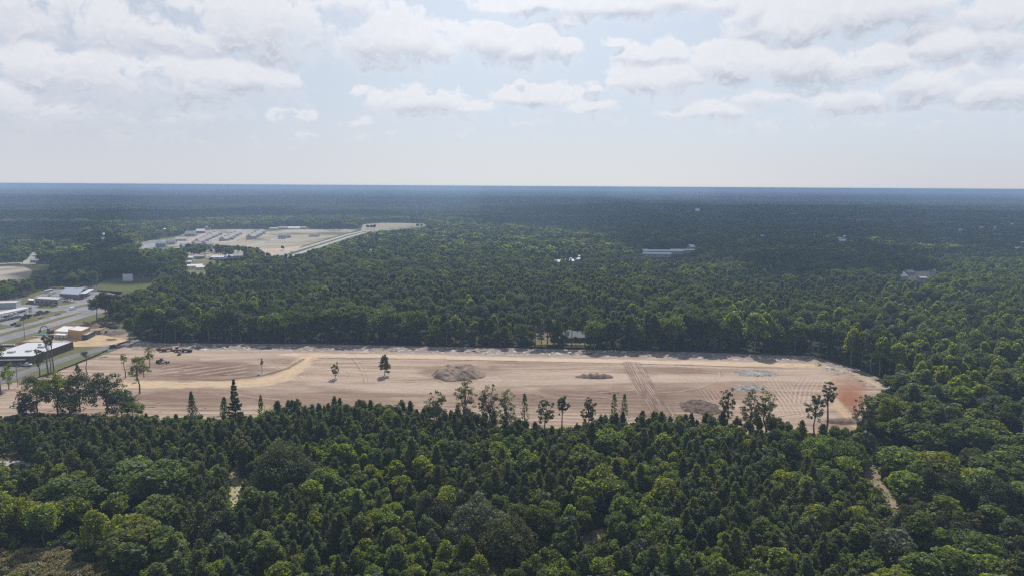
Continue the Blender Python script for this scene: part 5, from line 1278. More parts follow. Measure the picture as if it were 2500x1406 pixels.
def price_sign():
    x, y, _ = gp(75.5, 770); t = thing('price_sign', 'tall white roadside sign with a red panel before the fuel pumps', 'sign', (x, y, 0), -.35)
    MB().box(-1.6, 1.6, -.35, .35, 0, 1.2).build('base', wmat((.30, .22, .2)), t)
    MB().box(-1.5, -1.2, -.2, .2, 1.2, 7.4).box(1.2, 1.5, -.2, .2, 1.2, 7.4).build('frame', wmat(WHITE), t)
    MB().box(-1.2, 1.2, -.16, .16, 4.9, 6.6).build('red_panel', wmat((.42, .05, .06)), t); MB().box(-1.2, 1.2, -.16, .16, 2.6, 4.6).build('white_panel', wmat(WHITE), t)
price_sign()
def screen():
    x, y, _ = gp(312.5, 690); t = thing('outdoor_screen', 'big white rectangular screen standing in the green field', 'screen', (x, y, 0), .06)
    MB().box(-4.9, 4.9, -.15, .15, 1.6, 8.6).build('panel', wmat((.62, .64, .68)), t)
    MB().box(-5.05, 5.05, .17, .3, 1.5, 8.75).build('frame', wmat(LGREY), t)
    for i in range(4): p = -4.2 + i * 2.8; MB().rod((p, .35, 0), (p, .35, 8.2), .13).rod((p, 3.2, 0), (p, .35, 6.0), .09).build('support', DARKM, t)
screen()
def pole(px, by, ty, label, lamp=False, group=None, rz=0):
    h = height_at(px, by, ty); x, y, _ = gp(px, by); t = thing('street_lamp' if lamp else 'utility_pole', label, 'street lamp' if lamp else 'utility pole', (x, y, 0), rz, group)
    MB().rod((0, 0, -.3), (0, 0, h), .17 if not lamp else .12, .11 if not lamp else .07, 8).build('pole', WOODP if not lamp else STEEL, t)
    if lamp: MB().bar((0, 0, h), (1.9, 0, h + .15), .12, .1).build('arm', STEEL, t); MB().box(1.6, 2.5, -.2, .2, h + .0, h + .22).build('lamp_head', wmat((.35, .35, .36)), t)
    else: MB().bar((-1.2, 0, h - .8), (1.2, 0, h - .8), .14, .16).build('crossarm', WOODP, t); MB().rod((.5, .1, h - 2.6), (.5, .1, h - 1.6), .22).build('transformer', STEEL, t)
pole(61, 828, 776, 'brown utility pole on the grass between highway and yellow sand'); pole(44, 945, 886, 'utility pole by the dark lane, in front of the brown building corner')
for a, b, c, l in ((217.5, 729, 711, 'thin lamp post in front of the blue-grey roofed store'), (97, 722, 706, 'thin lamp post behind the grey restaurant'), (129, 758, 742, 'lamp post on the apron edge right of the fuel canopy'), (141, 741, 727, 'lamp post right of the restaurant front'), (2, 797, 776, 'lamp post at the left edge by the highway'), (252, 716, 704, 'lamp post at the far end of the parking lot')):
    pole(a, b, c, l, True)

# silt fences
def silt_fence(label, pts, step, group='black silt fences'):
    g = [Vector(gp(*p)) for p in pts]; x0 = g[0].copy(); t = thing('silt_fence', label, 'fence', x0, 0, group); P = [p - x0 for p in g]
    rs = random.Random(len(pts)); run = []
    for a, b in zip(P[:-1], P[1:]):
        n = max(1, int((b - a).length / step)); run += [a.lerp(b, i / n) for i in range(n)]
    run.append(P[-1]); run = [p + Vector((rs.uniform(-.3, .3), rs.uniform(-.3, .3), 0)) for p in run]; hs = [rs.uniform(.75, 1.0) for _ in run]
    b = MB()
    for i in range(len(run) - 1):
        p, q_ = run[i], run[i + 1]; m_ = p.lerp(q_, .5); hm = (hs[i] + hs[i + 1]) / 2 - rs.uniform(.08, .25)
        d = (q_ - p).normalized(); n = Vector((-d.y, d.x, 0)) * .02
        for u, v, h1, h2 in ((p, m_, hs[i], hm), (m_, q_, hm, hs[i + 1])):
            b.add([u - n, v - n, v + n, u + n, u - n + Vector((0, 0, h1)), v - n + Vector((0, 0, h2)), v + n + Vector((0, 0, h2)), u + n + Vector((0, 0, h1))], [(0, 3, 2, 1), (4, 5, 6, 7), (0, 1, 5, 4), (1, 2, 6, 5), (2, 3, 7, 6), (3, 0, 4, 7)])
    b.build('fabric', wmat((.018, .017, .018), .9), t)
    for p in run[:100]: MB().box(p.x - .04, p.x + .04, p.y - .10, p.y - .03, -.3, 1.15).build('post', WOODP, t)
silt_fence('long black silt fence along the foot of the wood behind the clearing', [(378, 836)] + FENCE_FAR[1:], 5.8)
silt_fence('black silt fence slanting between the clearing and the dark lane', [(56, 932), (80, 926), (130, 912), (172, 894), (220, 875), (262, 856)], 4.5)
silt_fence('short black silt fence from the dark trash bin up to the light green tree', [(268, 851), (290, 842), (314, 834)], 4)
silt_fence('short crooked black silt fence at the tip of the lane', [(328, 829), (346, 823), (352, 829), (378, 836)], 4)
silt_fence('black silt fence at the far right end of the clearing behind the red clay', [(2190, 936), (2175, 950)], 4)
silt_fence('black silt fence behind the white-roofed brown building', [(-20, 846), (40, 846), (60, 845)], 4)
silt_fence('black silt fence curving behind the half-built shop', [(205, 787), (235, 793), (262, 798), (290, 806)], 5)
silt_fence('black silt fence glimpsed in the gap at the near edge of the clearing', [(1330, 1056), (1400, 1056)], 4)

# ------------------------------------------------------------------ vehicles
TYRE = wmat((.02, .02, .02), .9)
def wheels(t, xs, w, r, z=None):
    for x in xs:
        for s in (-1, 1):
            o = MB().rod((x, s * (w / 2 - .12), z or r), (x, s * (w / 2 + .1), z or r), r, n=12).build('wheel', TYRE, t)
def car(px, py, ang, col, label, kind='car', group=None):
    """ang: heading in the ground plane, radians from +X"""
    x, y, _ = gp(px, py); t = thing({'car': 'car', 'pickup': 'pickup_truck', 'van': 'van', 'bus': 'bus'}[kind], label, kind if kind != 'pickup' else 'pickup truck', (x, y, .05), ang, group)
    m = paint('car_%02d_%02d_%02d' % tuple(int(c * 99) for c in col), col, .28, .1, .03)
    if kind == 'car':
        MB().side([(-2.25, .35), (2.2, .35), (2.3, .6), (2.15, .85), (1.1, .98), (-1.5, 1.0), (-2.25, .95), (-2.35, .6)], -.9, .9).build('body', m, t)
        MB().side([(1.05, .95), (.35, 1.42), (-1.0, 1.45), (-1.75, 1.0)], -.76, .76).build('windows', GLASS, t)
        MB().side([(.3, 1.43), (-1.0, 1.46), (-.98, 1.5), (.25, 1.48)], -.72, .72).build('roof', m, t); wheels(t, (-1.4, 1.4), 1.8, .34)
    elif kind == 'pickup':
        MB().side([(-2.8, .5), (2.7, .5), (2.75, .9), (2.6, 1.12), (1.3, 1.2), (-.9, 1.2), (-.9, .8), (-2.7, .8), (-2.7, 1.2), (-2.85, 1.2)], -.97, .97).build('body', m, t)
        MB().side([(1.25, 1.18), (.6, 1.75), (-.75, 1.78), (-.9, 1.18)], -.82, .82).build('windows', GLASS, t); MB().side([(.55, 1.77), (-.75, 1.8), (-.75, 1.84), (.5, 1.82)], -.8, .8).build('roof', m, t); wheels(t, (-1.8, 1.8), 1.9, .42)
    elif kind == 'van':
        MB().side([(-2.9, .45), (2.8, .45), (2.9, 1.0), (2.2, 1.35), (1.5, 2.25), (-2.8, 2.3), (-2.9, 2.1)], -.98, .98).build('body', m, t)
        MB().side([(2.2, 1.38), (1.55, 2.15), (1.2, 2.15), (1.2, 1.38)], -1.0, 1.0).build('windows', GLASS, t); wheels(t, (-1.8, 1.8), 1.95, .38)
    else:
        MB().side([(-5.2, .5), (5.0, .5), (5.2, 1.2), (5.1, 2.9), (-5.1, 3.0), (-5.2, 2.6)], -1.2, 1.2).build('body', m, t)
        MB().box(-4.7, 4.4, -1.23, 1.23, 1.6, 2.35).build('windows', GLASS, t); wheels(t, (-3.2, 3.4), 2.4, .5)
    return t
def heading(p, q_):
    a, b = gp(*p), gp(*q_); return math.atan2(b[1] - a[1], b[0] - a[0])
HWY = heading((0, 809), (190, 759)); APR = heading((0, 775), (120, 745))
car(141, 768, HWY, (.34, .42, .36), 'pale green car driving on the highway beyond the grass median')
car(178, 755.5, HWY, (.85, .85, .84), 'glaring white van waiting at the highway crossing', 'van')
car(36, 793, HWY + 2.4, (.03, .03, .04), 'black pickup turning out of the fuel station', 'pickup')
car(45, 796, HWY, (.13, .14, .18), 'dark blue-grey car passing in front of the black pickup')
car(229, 748, HWY, (.05, .04, .05), 'dark car half hidden by the roadside trees on the highway'); car(231, 755, HWY, (.10, .10, .12), 'charcoal pickup at the edge of the trees on the highway', 'pickup')
car(119, 714, APR, (.72, .73, .73), 'white bus parked at the left end of the brick store', 'bus'); car(129, 717.5, APR, (.7, .71, .72), 'white van parked between the white bus and the brick store', 'van'); car(122, 721, APR + .3, (.72, .72, .72), 'white pickup parked behind the restaurant', 'pickup')
car(229, 711, .2, (.68, .69, .7), 'white car parked beyond the porch of the brick store'); car(254, 717.5, .1, (.04, .05, .05), 'black car on the empty end of the parking lot')
car(145, 735, 1.2, (.74, .75, .76), 'white car parked against the right side of the restaurant'); car(151, 731, 1.2, (.72, .74, .75), 'white pickup parked beside the restaurant car', 'pickup'); car(170, 733.5, .3, (.75, .76, .76), 'white car parked on the lot before the brick store'); car(169, 738, .2, (.5, .55, .48), 'pale green car in the nearest parking row')
car(14, 774, APR, (.05, .05, .06), 'black car under the left end of the fuel canopy'); car(25, 772, APR, (.30, .32, .33), 'grey car under the fuel canopy'); car(37, 767, APR + .2, (.55, .56, .57), 'silver car at a pump under the fuel canopy'); car(4, 766, APR, (.28, .07, .07), 'dark red car behind the pumps'); car(53, 762, APR, (.04, .04, .05), 'black pickup at the last pump', 'pickup')
car(196, 732, 1.0, (.4, .05, .05), 'red car nosed up to the brick store front corner'); car(160, 737, 1.2, (.12, .13, .15), 'dark car beside the pale green one'); car(206, 728, 1.1, (.5, .5, .52), 'silver car parked under the brick store lamp post'); car(110, 739.5, .3, (.55, .1, .08), 'red car at the restaurant rear'); car(240, 724, .3, (.7, .7, .7), 'white pickup near the far end of the parking lot', 'pickup'); car(100, 776, HWY, (.6, .6, .62), 'silver car on the highway below the shrub verge')
car(39, 744, APR, (.8, .8, .8), 'white pickup beside the long low store', 'pickup')
car(50, 893, .1, (.10, .10, .11), 'dark pickup under the awning of the brown metal building', 'pickup'); car(66, 893, .1, (.6, .61, .6), 'white pickup at the corner of the brown metal building', 'pickup')
car(846, 566.5, heading((860, 568), (700, 611)), (.8, .8, .8), 'white car on the far highway beside the village'); car(712, 617, heading((760, 603), (690, 622)), (.85, .85, .85), 'white van on the far highway near the trees', 'van')
car(1005, 553.5, .6, (.8, .8, .8), 'white truck on the far highway past the tan field', 'van')

# construction machines
YEL_ = (.36, .20, .035); BRN = (.25, .11, .055)
def dozer(px, py, rz, label, sc=1.0, col=BRN, name='bulldozer'):
    x, y, _ = gp(px, py); t = thing(name, label, 'bulldozer', (x, y, .05), rz, 'machines parked on the cleared site', sc); m = wmat(col, .5)
    for s in (-1, 1): MB().side([(-2.0, .1), (2.0, .1), (2.3, .5), (2.0, .95), (-1.9, 1.0), (-2.3, .55)], s * 1.15 - .28, s * 1.15 + .28).build('track', DARKM, t)
    MB().side([(-1.9, .8), (2.1, .8), (2.2, 1.6), (.4, 1.8), (.4, 1.35), (-1.9, 1.35)], -.8, .8).build('body', m, t)
    c = MB().side([(-1.6, 1.35), (.3, 1.35), (.2, 2.85), (-1.4, 2.85)], -.75, .75).build('cab', GLASS, t); MB().box(-1.65, .35, -.85, .85, 2.87, 3.0).build('cab_roof', m, t)
    MB().side([(2.9, .1), (3.1, .2), (3.0, .75), (3.15, 1.35), (2.95, 1.35), (2.8, .75)], -1.75, 1.75).build('blade', m, t)
    for s in (-1, 1): MB().bar((0, s * 1.5, .6), (2.9, s * 1.5, .55), .18, .22).build('push_arm', m, t)
    MB().rod((1.3, .3, 1.7), (1.3, .3, 2.5), .08).build('exhaust', DARKM, t)
def loader(px, py, rz, label, sc=1.0, col=BRN):
    x, y, _ = gp(px, py); t = thing('wheel_loader', label, 'wheel loader', (x, y, .05), rz, 'machines parked on the cleared site', sc); m = wmat(col, .5)
    MB().side([(-3.2, .9), (-.6, .9), (-.6, 2.1), (-3.0, 2.0)], -.9, .9).build('engine_hood', m, t); MB().box(-.6, 2.2, -.55, .55, .8, 1.4).build('front_frame', m, t)
    MB().side([(-1.0, 1.5), (.5, 1.5), (.35, 3.2), (-.9, 3.2)], -.75, .75).build('cab', GLASS, t); MB().box(-1.05, .5, -.85, .85, 3.2, 3.35).build('cab_roof', m, t); wheels(t, (-2.1, 1.6), 2.3, .8)
    for s in (-1, 1): MB().bar((.6, s * .5, 1.6), (3.3, s * .5, .7), .2, .3).build('lift_arm', m, t)
    MB().side([(3.2, .2), (4.3, .15), (3.6, .6), (3.4, 1.3), (3.1, 1.1)], -1.4, 1.4).build('bucket', m, t)
def dump(px, py, rz, label, sc=1.0, col=BRN):
    x, y, _ = gp(px, py); t = thing('dump_truck', label, 'dump truck', (x, y, .05), rz, 'machines parked on the cleared site', sc); m = wmat(col, .5)
    MB().box(-3.8, 3.2, -.6, .6, .9, 1.4).build('chassis', DARKM, t); MB().side([(-4.2, 1.5), (1.2, 1.5), (1.6, 3.0), (-.2, 2.7), (-4.4, 2.3)], -1.4, 1.4).build('dump_body', m, t)
    MB().side([(1.9, 1.3), (3.6, 1.3), (3.7, 1.9), (3.2, 2.1), (3.1, 3.0), (1.9, 3.0)], -1.1, 1.1).build('cab', m, t); MB().side([(3.16, 2.1), (3.2, 2.1), (3.12, 2.85), (3.06, 2.85)], -.9, .9).build('windscreen', GLASS, t); wheels(t, (-3.0, -1.3, 2.7), 2.5, .75)
def grader(px, py, rz, label, sc=1.0, col=BRN):
    x, y, _ = gp(px, py); t = thing('motor_grader', label, 'grader', (x, y, .05), rz, 'machines parked on the cleared site', sc); m = wmat(col, .5)
    MB().side([(-4.0, 1.0), (-1.2, 1.0), (-1.2, 2.2), (-3.9, 2.0)], -.8, .8).build('engine_hood', m, t); MB().side([(-1.3, 1.2), (.2, 1.2), (.1, 3.1), (-1.1, 3.1)], -.75, .75).build('cab', GLASS, t); MB().box(-1.35, .35, -.85, .85, 3.1, 3.25).build('cab_roof', m, t)
    MB().bar((0, 0, 1.6), (2.2, 0, 1.9), .4, .45).bar((2.2, 0, 1.9), (4.4, 0, 1.3), .4, .45).build('front_beam', m, t); MB().bar((1.0, -1.8, .5), (1.8, 1.8, .5), .2, .7).build('blade', DARKM, t); wheels(t, (-3.4, -1.9, 4.2), 2.1, .68)
dozer(391, 855, 2.6, 'small dark bulldozer, leftmost in the parked row', .8); dump(409, 857, .35, 'brown dump truck with a pale bed, second in the parked row', .85, (.26, .17, .09)); loader(432, 858, 2.6, 'wheel loader with its bucket lowered, middle of the parked row', .9)
dozer(438, 866, -1.3, 'small machine parked in front of the row of machines', .6, (.16, .10, .07), 'bulldozer'); dump(456, 859, 3.3, 'dark dump truck at the right end of the parked row', .78, (.09, .075, .07)); grader(396, 886, -.2, 'dark grader parked alone beside the slender leafy tree', .85, (.085, .06, .06))
loader(243, 815, 2.8, 'orange wheel loader at work right of the half-built shop', .75, YEL_); dozer(262, 815, .3, 'brown bulldozer by the spoil bank below the wood', .8, (.2, .11, .07))
def excavator():
    x, y, _ = gp(124, 812); t = thing('excavator', 'excavator with an arched boom reaching left behind the half-built shop', 'excavator', (x, y, .05), 2.9); m = wmat((.23, .10, .06), .5)
    for s in (-1, 1): MB().side([(-2.0, .1), (2.0, .1), (2.3, .5), (2.0, .9), (-2.0, .9), (-2.3, .5)], s * 1.2 - .3, s * 1.2 + .3).build('track', DARKM, t)
    MB().box(-2.4, 1.5, -1.3, 1.3, 1.0, 2.2).build('body', m, t); MB().box(.2, 1.6, .3, 1.3, 2.2, 3.0).build('cab', GLASS, t)
    MB().bar((1.2, -.2, 1.8), (4.0, -.2, 4.6), .4, .55).bar((4.0, -.2, 4.6), (7.2, -.2, 4.0), .38, .5).build('boom', DARKM, t); MB().bar((7.2, -.2, 4.2), (9.2, -.2, 1.3), .3, .42).build('arm', DARKM, t)
    MB().side([(8.8, 1.3), (9.6, 1.5), (9.9, .5), (9.0, .1), (8.6, .5)], -.8, .4).build('bucket', DARKM, t)
excavator()
def misc():
    x, y, _ = gp(275, 848); t = thing('trash_bin', 'dark square waste container at the bend of the lane', 'waste bin', (x, y, .03), .2); MB().side([(-1.1, 0), (1.1, 0), (1.25, 1.7), (-1.25, 1.9)], -.9, .9).build('body', wmat((.04, .045, .06)), t); MB().box(-1.3, 1.3, -.95, .95, 1.91, 2.0).build('lid', wmat((.45, .47, .5)), t)
    x, y, _ = gp(268, 848); t = thing('trash_bin', 'slim pale bin left of the dark waste container', 'waste bin', (x, y, .03)); MB().box(-.4, .4, -.4, .4, 0, 1.2).build('body', wmat((.5, .52, .5)), t); MB().box(-.45, .45, -.45, .45, 1.21, 1.3).build('lid', wmat((.2, .22, .2)), t)
    x, y, _ = gp(254, 872); t = thing('plank_stack', 'small stack of pale planks lying on the sand by the silt fence', 'planks', (x, y, .1), .35)
    for i in range(5): MB().box(-2.2 + i * .2, 2.0 - i * .15, -.9 + i * .4, -.6 + i * .4, .1 + .1 * (i % 2), .35 + .1 * (i % 2)).build('plank', wmat((.38, .36, .36)), t)
    for i in range(6):
        x, y, _ = gp(8 + 5 * i, 843.5 - .3 * i); o = MB().side([(-.9, 0), (.9, 0), (.75, .5), (.4, .9), (-.4, .9), (-.75, .5)], -.3, .3).build('concrete_block', wmat((.66, .64, .62))); o.location = (x, y, .02)
        tag(o, ['leftmost', 'second', 'third', 'fourth', 'fifth', 'rightmost'][i] + ' white block in the row above the white-roofed building', 'concrete block', 'white blocks in a row')
    for i, (px, py, l) in enumerate(((103, 818, 'bundle of blue-green roof sheets left of the half-built shop'), (96, 822, 'bundle of pale pipes lying on the yellow sand left of the shop'))):
        x, y, _ = gp(px, py); t = thing('sheet_bundle' if i == 0 else 'pipe_bundle', l, 'building material', (x, y, .02), .5)
        for k in range(4): (MB().box(-4 + k * .3, 4 - k * .5, -1 + k * .5, -.6 + k * .5, .1, .6 + .1 * k) if i == 0 else MB().rod((-3.5 - k * .2, k * .4, .25), (3 + k * .3, k * .4, .25), .22)).build('sheet' if i == 0 else 'pipe', wmat((.12, .36, .33) if i == 0 else (.55, .6, .62)), t)
    bp = [make_broad(970, 1.2, 1.8, .1, 10, 24, .4, L_OAK, 'round', .4, 2)]
    for i, (px, py, s) in enumerate([(52, 782, 1.6), (58, 780, 2.6), (64, 777, 3.2), (69, 776, 2.8), (73, 775, 2.6), (86, 771, 2.0), (92, 769, 1.8), (97, 768, 3.4), (104, 767, 2.0), (110, 766, 1.8), (116, 765, 2.6), (101, 749, 3.0), (108, 748, 2.4), (115, 747, 2.6), (126, 750, 1.8), (133, 749, 1.9)]):
        x, y, _ = gp(px, py); t = thing('shrub', '%s dark shrub from the left on the %s' % (['first', 'second', 'third', 'fourth', 'fifth', 'sixth', 'seventh', 'eighth', 'ninth', 'tenth', 'eleventh'][i if i < 11 else i - 11], 'grass verge before the fuel pumps' if i < 11 else 'verge below the restaurant'), 'shrub', (x, y, 0), i, 'dark shrubs on the road verges', s / 1.8)
        for nm, me in (('stem', bp[0].trunk), ('foliage', bp[0].crown)):
            o = bpy.data.objects.new(nm, me); COL.objects.link(o); o.parent = t
misc()

# ------------------------------------------------------------------ the village under construction and other far roofs
def hs(px, py, w, d, h, rh, rz, wall, roof, label, group=None, win=3, name='house', cat='house'):
    x, y, _ = gp(px, py); return gable(name, label, x, y, w, d, h, rh, rz, wall, roof, cat, group, win)
GR = (.22, .22, .24); GR2 = (.28, .27, .28); TAN = (.40, .36, .32)
def village():
    V = [(395, 603, 15, 12, 5.8, 3, .2, (.24, .34, .42), (.22, .26, .32), 'blue-grey house alone by the near end of the pond'), (418, 597, 15, 12, 4, 4, .2, TAN, GR2, 'low grey-roofed house right of the blue-grey house'),
         (443, 588, 18, 12, 3.5, 3, .3, (.5, .5, .5), (.42, .43, .45), 'pale-roofed house above the low grey-roofed house'), (467, 577, 19, 16, 5, 5, .1, (.35, .36, .35), (.26, .30, .29), 'large hip-roofed grey house in the upper left of the village'),
         (490, 570, 16, 12, 5, 4, .4, (.34, .12, .09), (.62, .62, .62), 'red-walled house with a pale roof at the top left of the village')]
    rows = [((488, 593), (530, 574), 6, 'left terrace row'), ((548, 588), (580, 573), 5, 'middle terrace row'), ((614, 584), (637, 572), 4, 'right terrace row')]
    for (a, b, n, nm) in rows:
        for i in range(n):
            f = i / (n - 1); V.append((a[0] + (b[0] - a[0]) * f, a[1] + (b[1] - a[1]) * f, 13, 13, 5.5 if 'right' in nm else 3.6, 4.2, 1.3, (.36, .35, .35) if i % 2 else TAN, GR if (i % 2) else GR2, ['nearest', 'second', 'third', 'fourth', 'fifth', 'farthest'][i if i < n - 1 else 5] + ' grey-roofed house of the ' + nm))
    V += [(690, 583, 14, 11, 6.5, 3, .1, (.42, .41, .41), GR2, 'two-storey house standing alone in the middle of the bare plots'), (703, 581, 9, 8, 4, 2, .1, (.28, .27, .27), GR, 'small dark block right of the lone two-storey house'), (767, 578, 18, 12, 2.6, 4, 0, TAN, GR2, 'low wide house near the highway side of the village'),
          (480, 600, 14, 12, 3.6, 4, 1.2, TAN, (.20, .19, .20), 'dark-roofed house at the near edge of the village by the tree clump'), (455, 606, 16, 12, 3.6, 4, .9, (.3, .3, .33), (.26, .27, .32), 'slate-roofed house half hidden at the near corner of the village'), (507, 601, 13, 12, 3.6, 4, 1.2, TAN, GR, 'grey-roofed house next to the dark-roofed house'),
          (562, 577, 8, 6, 3, 1, .4, (.08, .08, .09), GR, 'small black shed between the terrace rows'), (566, 585, 7, 5, 3, 1, .4, (.09, .08, .08), GR, 'small dark shed below the middle terrace row')]
    for i, v in enumerate(V): hs(*v, group='houses of the unfinished village')
    S_ = [(719, 560, 26, 12, 3.5, 2, .05, WHITE, (.72, .73, .73), 'long white-roofed shed beyond the village'), (694, 559, 26, 9, 3, 1.5, .05, (.4, .42, .42), (.44, .46, .48), 'grey long shed left of the white-roofed shed'), (668, 561, 20, 9, 3, 1.5, .1, (.5, .52, .52), (.42, .46, .46), 'pale green-grey shed at the left of the far sheds'), (508, 560, 10, 9, 4, 3, .2, (.5, .45, .42), (.5, .48, .47), 'tiny pale house above the red-walled house'), (742, 559, 10, 8, 3, 2, .2, (.2, .2, .2), (.35, .36, .38), 'small grey shed right of the white-roofed shed')]
    for v in S_: hs(*v, group='sheds beyond the village', name='shed', cat='shed')
    T_ = [(470, 655, 22, 8, 3.2, 1.4, .35, WHITE, (.74, .74, .75), 'long white trailer roof, nearest below the village'), (492, 658, 10, 6, 3, 1.2, .3, WHITE, WHITE, 'short white trailer at the right end of the long one'), (461, 634, 12, 8, 3, 1.5, .1, WHITE, (.7, .72, .74), 'white-roofed trailer at the left of the trailer park'), (487, 631, 14, 8, 3, 1.5, .1, (.3, .3, .3), (.34, .35, .36), 'grey-roofed trailer behind the sandy drive'), (533, 633, 16, 8, 3, 1.5, .1, WHITE, (.66, .70, .76), 'bright white-roofed trailer in the middle of the park'), (581, 630, 14, 10, 3.5, 2.5, .3, (.4, .42, .45), (.34, .37, .42), 'blue-grey roofed house right in the trailer park'), (562, 631, 8, 7, 3, 2, .3, WHITE, (.6, .6, .62), 'small white house beside the blue-grey roofed house'), (452, 645, 16, 8, 3, 1.5, .2, (.5, .5, .5), (.56, .56, .57), 'grey-white trailer at the lower left of the park')]
    for v in T_: hs(*v, group='trailers below the village', name='trailer_home', cat='trailer home')
    W_ = [(188, 576, 'white roof at the left of the scattered houses', WHITE), (140, 586, 'lone bright gable left in the hazy wood', WHITE), (186, 590, 'grey roof among trees below the white roof', (.4, .4, .42)), (277, 573, 'small glaring white roof in the middle of the wood', WHITE), (248, 590, 'long white trailer among trees', WHITE), (255, 578, 'small white gable, top of the scattered houses', WHITE), (250, 607, 'pale car-port roof above the dark trees', (.6, .6, .6)), (282, 600, 'tiny white roof right of the pale car-port', WHITE), (240, 577, 'green-grey roof left of the small white gable', (.4, .46, .44)), (402, 566, 'small white roof beside the far end of the pond', WHITE)]
    for i, (px, py, l, c) in enumerate(W_): hs(px, py, 15 if 'long' not in l else 26, 8, 4.5, 2.2, .2 * i, (.5, .5, .5), c, l, 'scattered roofs in the left wood')
    R_ = [(885, 622, 24, 12, 4.5, 2, .1, WHITE, 'white flat-looking roof in the wood below the far highway'), (903, 619, 10, 9, 4, 2, .2, (.5, .34, .3), 'small rosy-roofed house right of the white roof in the wood'), (872, 623, 10, 6, 3.5, 1, 0, WHITE, 'small white shed left of the white roof in the wood'),
          (1362, 648, 16, 9, 5, 2, .2, WHITE, 'left white roof under the grey pines'), (1385, 646, 16, 9, 5, 2, .1, WHITE, 'middle white roof under the grey pines'), (1405, 642, 16, 9, 5, 2, .3, (.64, .66, .7), 'right white roof under the grey pines'), (1418, 636, 9, 7, 6, 2, .3, WHITE, 'small white gable standing above the right roof under the grey pines'),
          (1598, 628, 46, 9, 5, 1.6, -.05, (.58, .66, .70), 'long blue-white roof, nearest of the school-like sheds'), (1616, 621, 62, 9, 5, 1.6, .03, (.62, .70, .72), 'longest blue-white roof behind the nearest one'), (1570, 622, 18, 9, 5, 3, .7, (.55, .62, .66), 'cross-gabled blue-white roof at the left end'), (1668, 619, 40, 9, 5, 1.6, .05, (.6, .64, .66), 'pale roof at the right of the long sheds'), (1697, 613, 22, 14, 7, 3, .2, (.64, .70, .72), 'tall pale gable at the far right of the long sheds'),
          (1617, 662, 7, 6, 5, 3, 0, WHITE, 'narrow white house front in the dark wood'), (1648, 662, 10, 8, 6, 3, 0, (.6, .5, .48), 'pinkish gabled house below the long sheds'), (1860, 584, 9, 7, 6, 2, 0, WHITE, 'lone white speck of a roof in the shadowed wood'), (1770, 626, 50, 6, 4, 1.2, .0, (.34, .36, .38), 'long grey roof in the dark wood right of the sheds'),
          (1988, 583, 10, 8, 7, 3, .2, (.6, .64, .66), 'white gable at the left of the shadowed hamlet'), (2020, 584, 16, 8, 5, 2, .1, (.4, .42, .44), 'row of grey roofs in the middle of the shadowed hamlet'), (2046, 588, 13, 8, 5, 2, .2, (.45, .48, .52), 'blue-grey roof of the shadowed hamlet'), (2058, 596, 18, 10, 6, 3, .1, (.56, .60, .62), 'largest pale house of the shadowed hamlet'), (2063, 588, 7, 7, 8, 2, 0, WHITE, 'tall white gable at the right of the shadowed hamlet'), (2102, 602, 26, 7, 4, 1.5, -.1, (.38, .40, .42), 'long grey roof right of the shadowed hamlet'),
          (2395, 563, 70, 20, 7, 2, .05, (.50, .52, .53), 'broad pale roof far right in the shadowed wood'), (2345, 568, 30, 14, 6, 2, .1, (.42, .44, .45), 'grey roof at the left of the broad pale roof'), (2430, 560, 30, 14, 6, 2, .1, (.46, .50, .55), 'blue-grey roof right of the broad pale roof'), (1936, 532, 18, 10, 12, 3, 0, WHITE, 'distant white roof in the far shadowed wood'), (1655, 536, 20, 12, 12, 4, 0, (.36, .38, .4), 'distant grey roof near the white tank'),
          (2196, 682, 12, 10, 4, 4, .4, (.62, .63, .66), 'white pyramid-like roof left of the sandy yard'), (2286, 672, 10, 9, 4, 3, .2, (.5, .44, .44), 'rosy-grey house right of the sandy yard'), (2250, 684, 8, 6, 3, 1, .1, WHITE, 'small white shed on the sandy yard'), (2218, 672, 10, 8, 4, 2, .2, (.3, .3, .32), 'grey house behind the white pyramid-like roof'), (2483, 614, 14, 8, 5, 2, .2, (.62, .62, .62), 'white roof at the right edge of the photo'), (2494, 602, 16, 10, 6, 3, .2, (.42, .45, .5), 'blue-grey roof above the white roof at the right edge'), (2470, 553, 14, 9, 7, 2, 0, (.5, .52, .54), 'far pale roof right of the blue-grey one')]
    for i, (px, py, w, d, h, rh, rz, c, l) in enumerate(R_): hs(px, py, w, d, h, rh, rz, (.34, .34, .34), c, l, 'roofs scattered through the middle and right woods')
    x, y, _ = gp(1404, 830); gable('house', 'grey-roofed bungalow behind the bare trunks beside the lit lawn', x, y, 17, 10, 3, 3, .12, (.12, .12, .14), (.22, .23, .25), 'house', None, 4, True)
    x, y, _ = gp(87, 641); gable('shed', 'small barn where the sandy lane meets the far road', x, y, 10, 6, 3, 2, .1, (.2, .2, .2), (.5, .5, .5), 'shed', None, 1)
village()
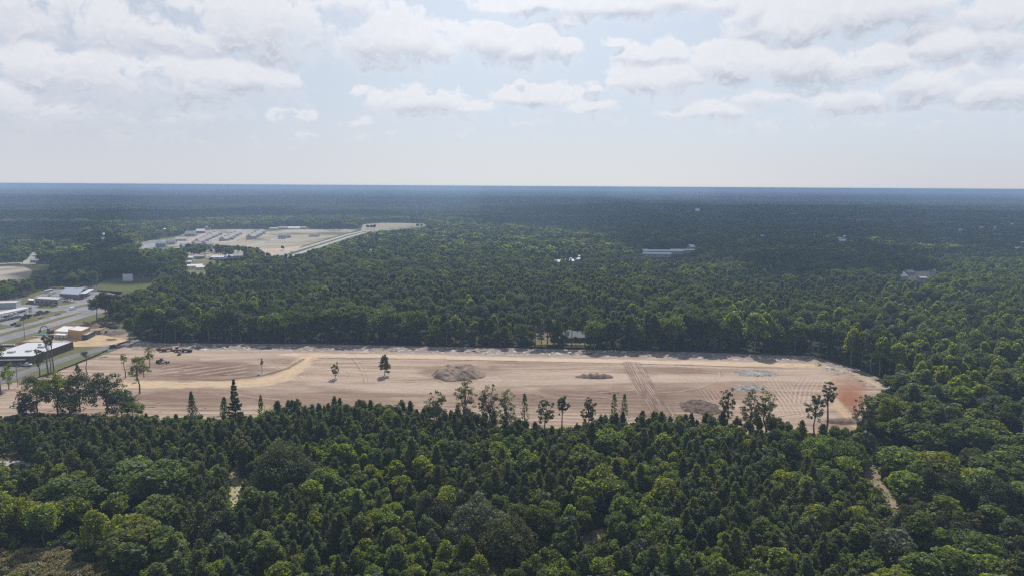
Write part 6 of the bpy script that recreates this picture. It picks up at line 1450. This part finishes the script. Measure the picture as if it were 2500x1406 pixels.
def tank():
    x = (1699 - CXP) / FPX * 2380; t = thing('water_tower', 'white domed water tower above the shadowed woods', 'water tower', (x, 2380, 0))
    MB().rod((0, 0, -1), (0, 0, 17), 3.2, 2.6, 14).build('shaft', wmat(WHITE), t); b = MB(); R = 8.5; n = 18
    prof = [(2.6, 15), (6.0, 17), (R, 20), (R, 22), (R * .86, 24.6), (R * .5, 26.6), (.3, 27.2)]; vs = [(r * math.cos(6.2832 * i / n), r * math.sin(6.2832 * i / n), z) for r, z in prof for i in range(n)]
    b.add(vs, [(j * n + i, j * n + (i + 1) % n, (j + 1) * n + (i + 1) % n, (j + 1) * n + i) for j in range(len(prof) - 1) for i in range(n)]); b.build('tank', wmat(WHITE), t, True)
    for px, d, ty, l in ((1703, 3300, 468, 'thin tall radio mast beyond the white water tower'), (2157, 3200, 484, 'thin radio mast far right in the hazy woods')):
        x = (px - CXP) / FPX * d; h = CAM_H - d * (ty - 455 - (px - 1250) * .006) / FPX; t = thing('radio_mast', l, 'radio mast', (x, d, float(terrain(x, d)))); MB().rod((0, 0, -1), (0, 0, h), .9, .5, 5).build('mast', DARKM, t); MB().box(-2.2, 2.2, -.3, .3, h - 6, h - 4).build('antenna', DARKM, t)
tank()
def village_trees():
    ps = [make_broad(980 + i, r, h, t, 26, 26, 1.5, m_, 'round', .3, 0) for i, (r, h, t, m_) in enumerate([(5.5, 14, 2, L_OAK), (4.5, 13, 2, L_MID), (4, 12, 1.5, L_OAK)])]
    pts = [(640, 562, 556), (655, 562, 552), (780, 556, 541), (800, 560, 541), (815, 562, 538), (826, 562, 538), (770, 558, 545), (620, 562, 545), (690, 612, 600), (898, 560, 549), (906, 561, 549), (914, 561, 548), (460, 612, 594), (472, 614, 596), (484, 612, 595), (500, 614, 596), (512, 614, 598), (524, 616, 600), (538, 618, 602), (550, 618, 604), (566, 616, 600), (580, 618, 598), (596, 622, 600), (612, 626, 602), (626, 630, 604), (640, 634, 612), (655, 634, 616), (560, 632, 624), (530, 644, 632), (515, 640, 628), (1020, 556, 546), (1030, 556, 547), (430, 566, 552), (415, 568, 554), (540, 562, 548)]
    for i, (px, by, ty) in enumerate(pts):
        x, y, _ = gp(px, by); h = max(5, height_at(px, by, ty)); k = 'first second third fourth fifth sixth seventh eighth ninth tenth eleventh twelfth thirteenth fourteenth fifteenth sixteenth seventeenth eighteenth'.split()
        near = by > 600; i_n = sum(1 for q_ in pts[:i] if (q_[1] > 600) == near); plant(ps[i % 3], 'broadleaf_tree', '%s rounded tree %s' % ((k + ['nineteenth', 'twentieth', 'last', 'very last'])[i_n], 'in the clump along the near side of the village' if near else 'on the far side of the village'), x, y, h, i * .7, 'trees round the unfinished village', 1.25)
village_trees()
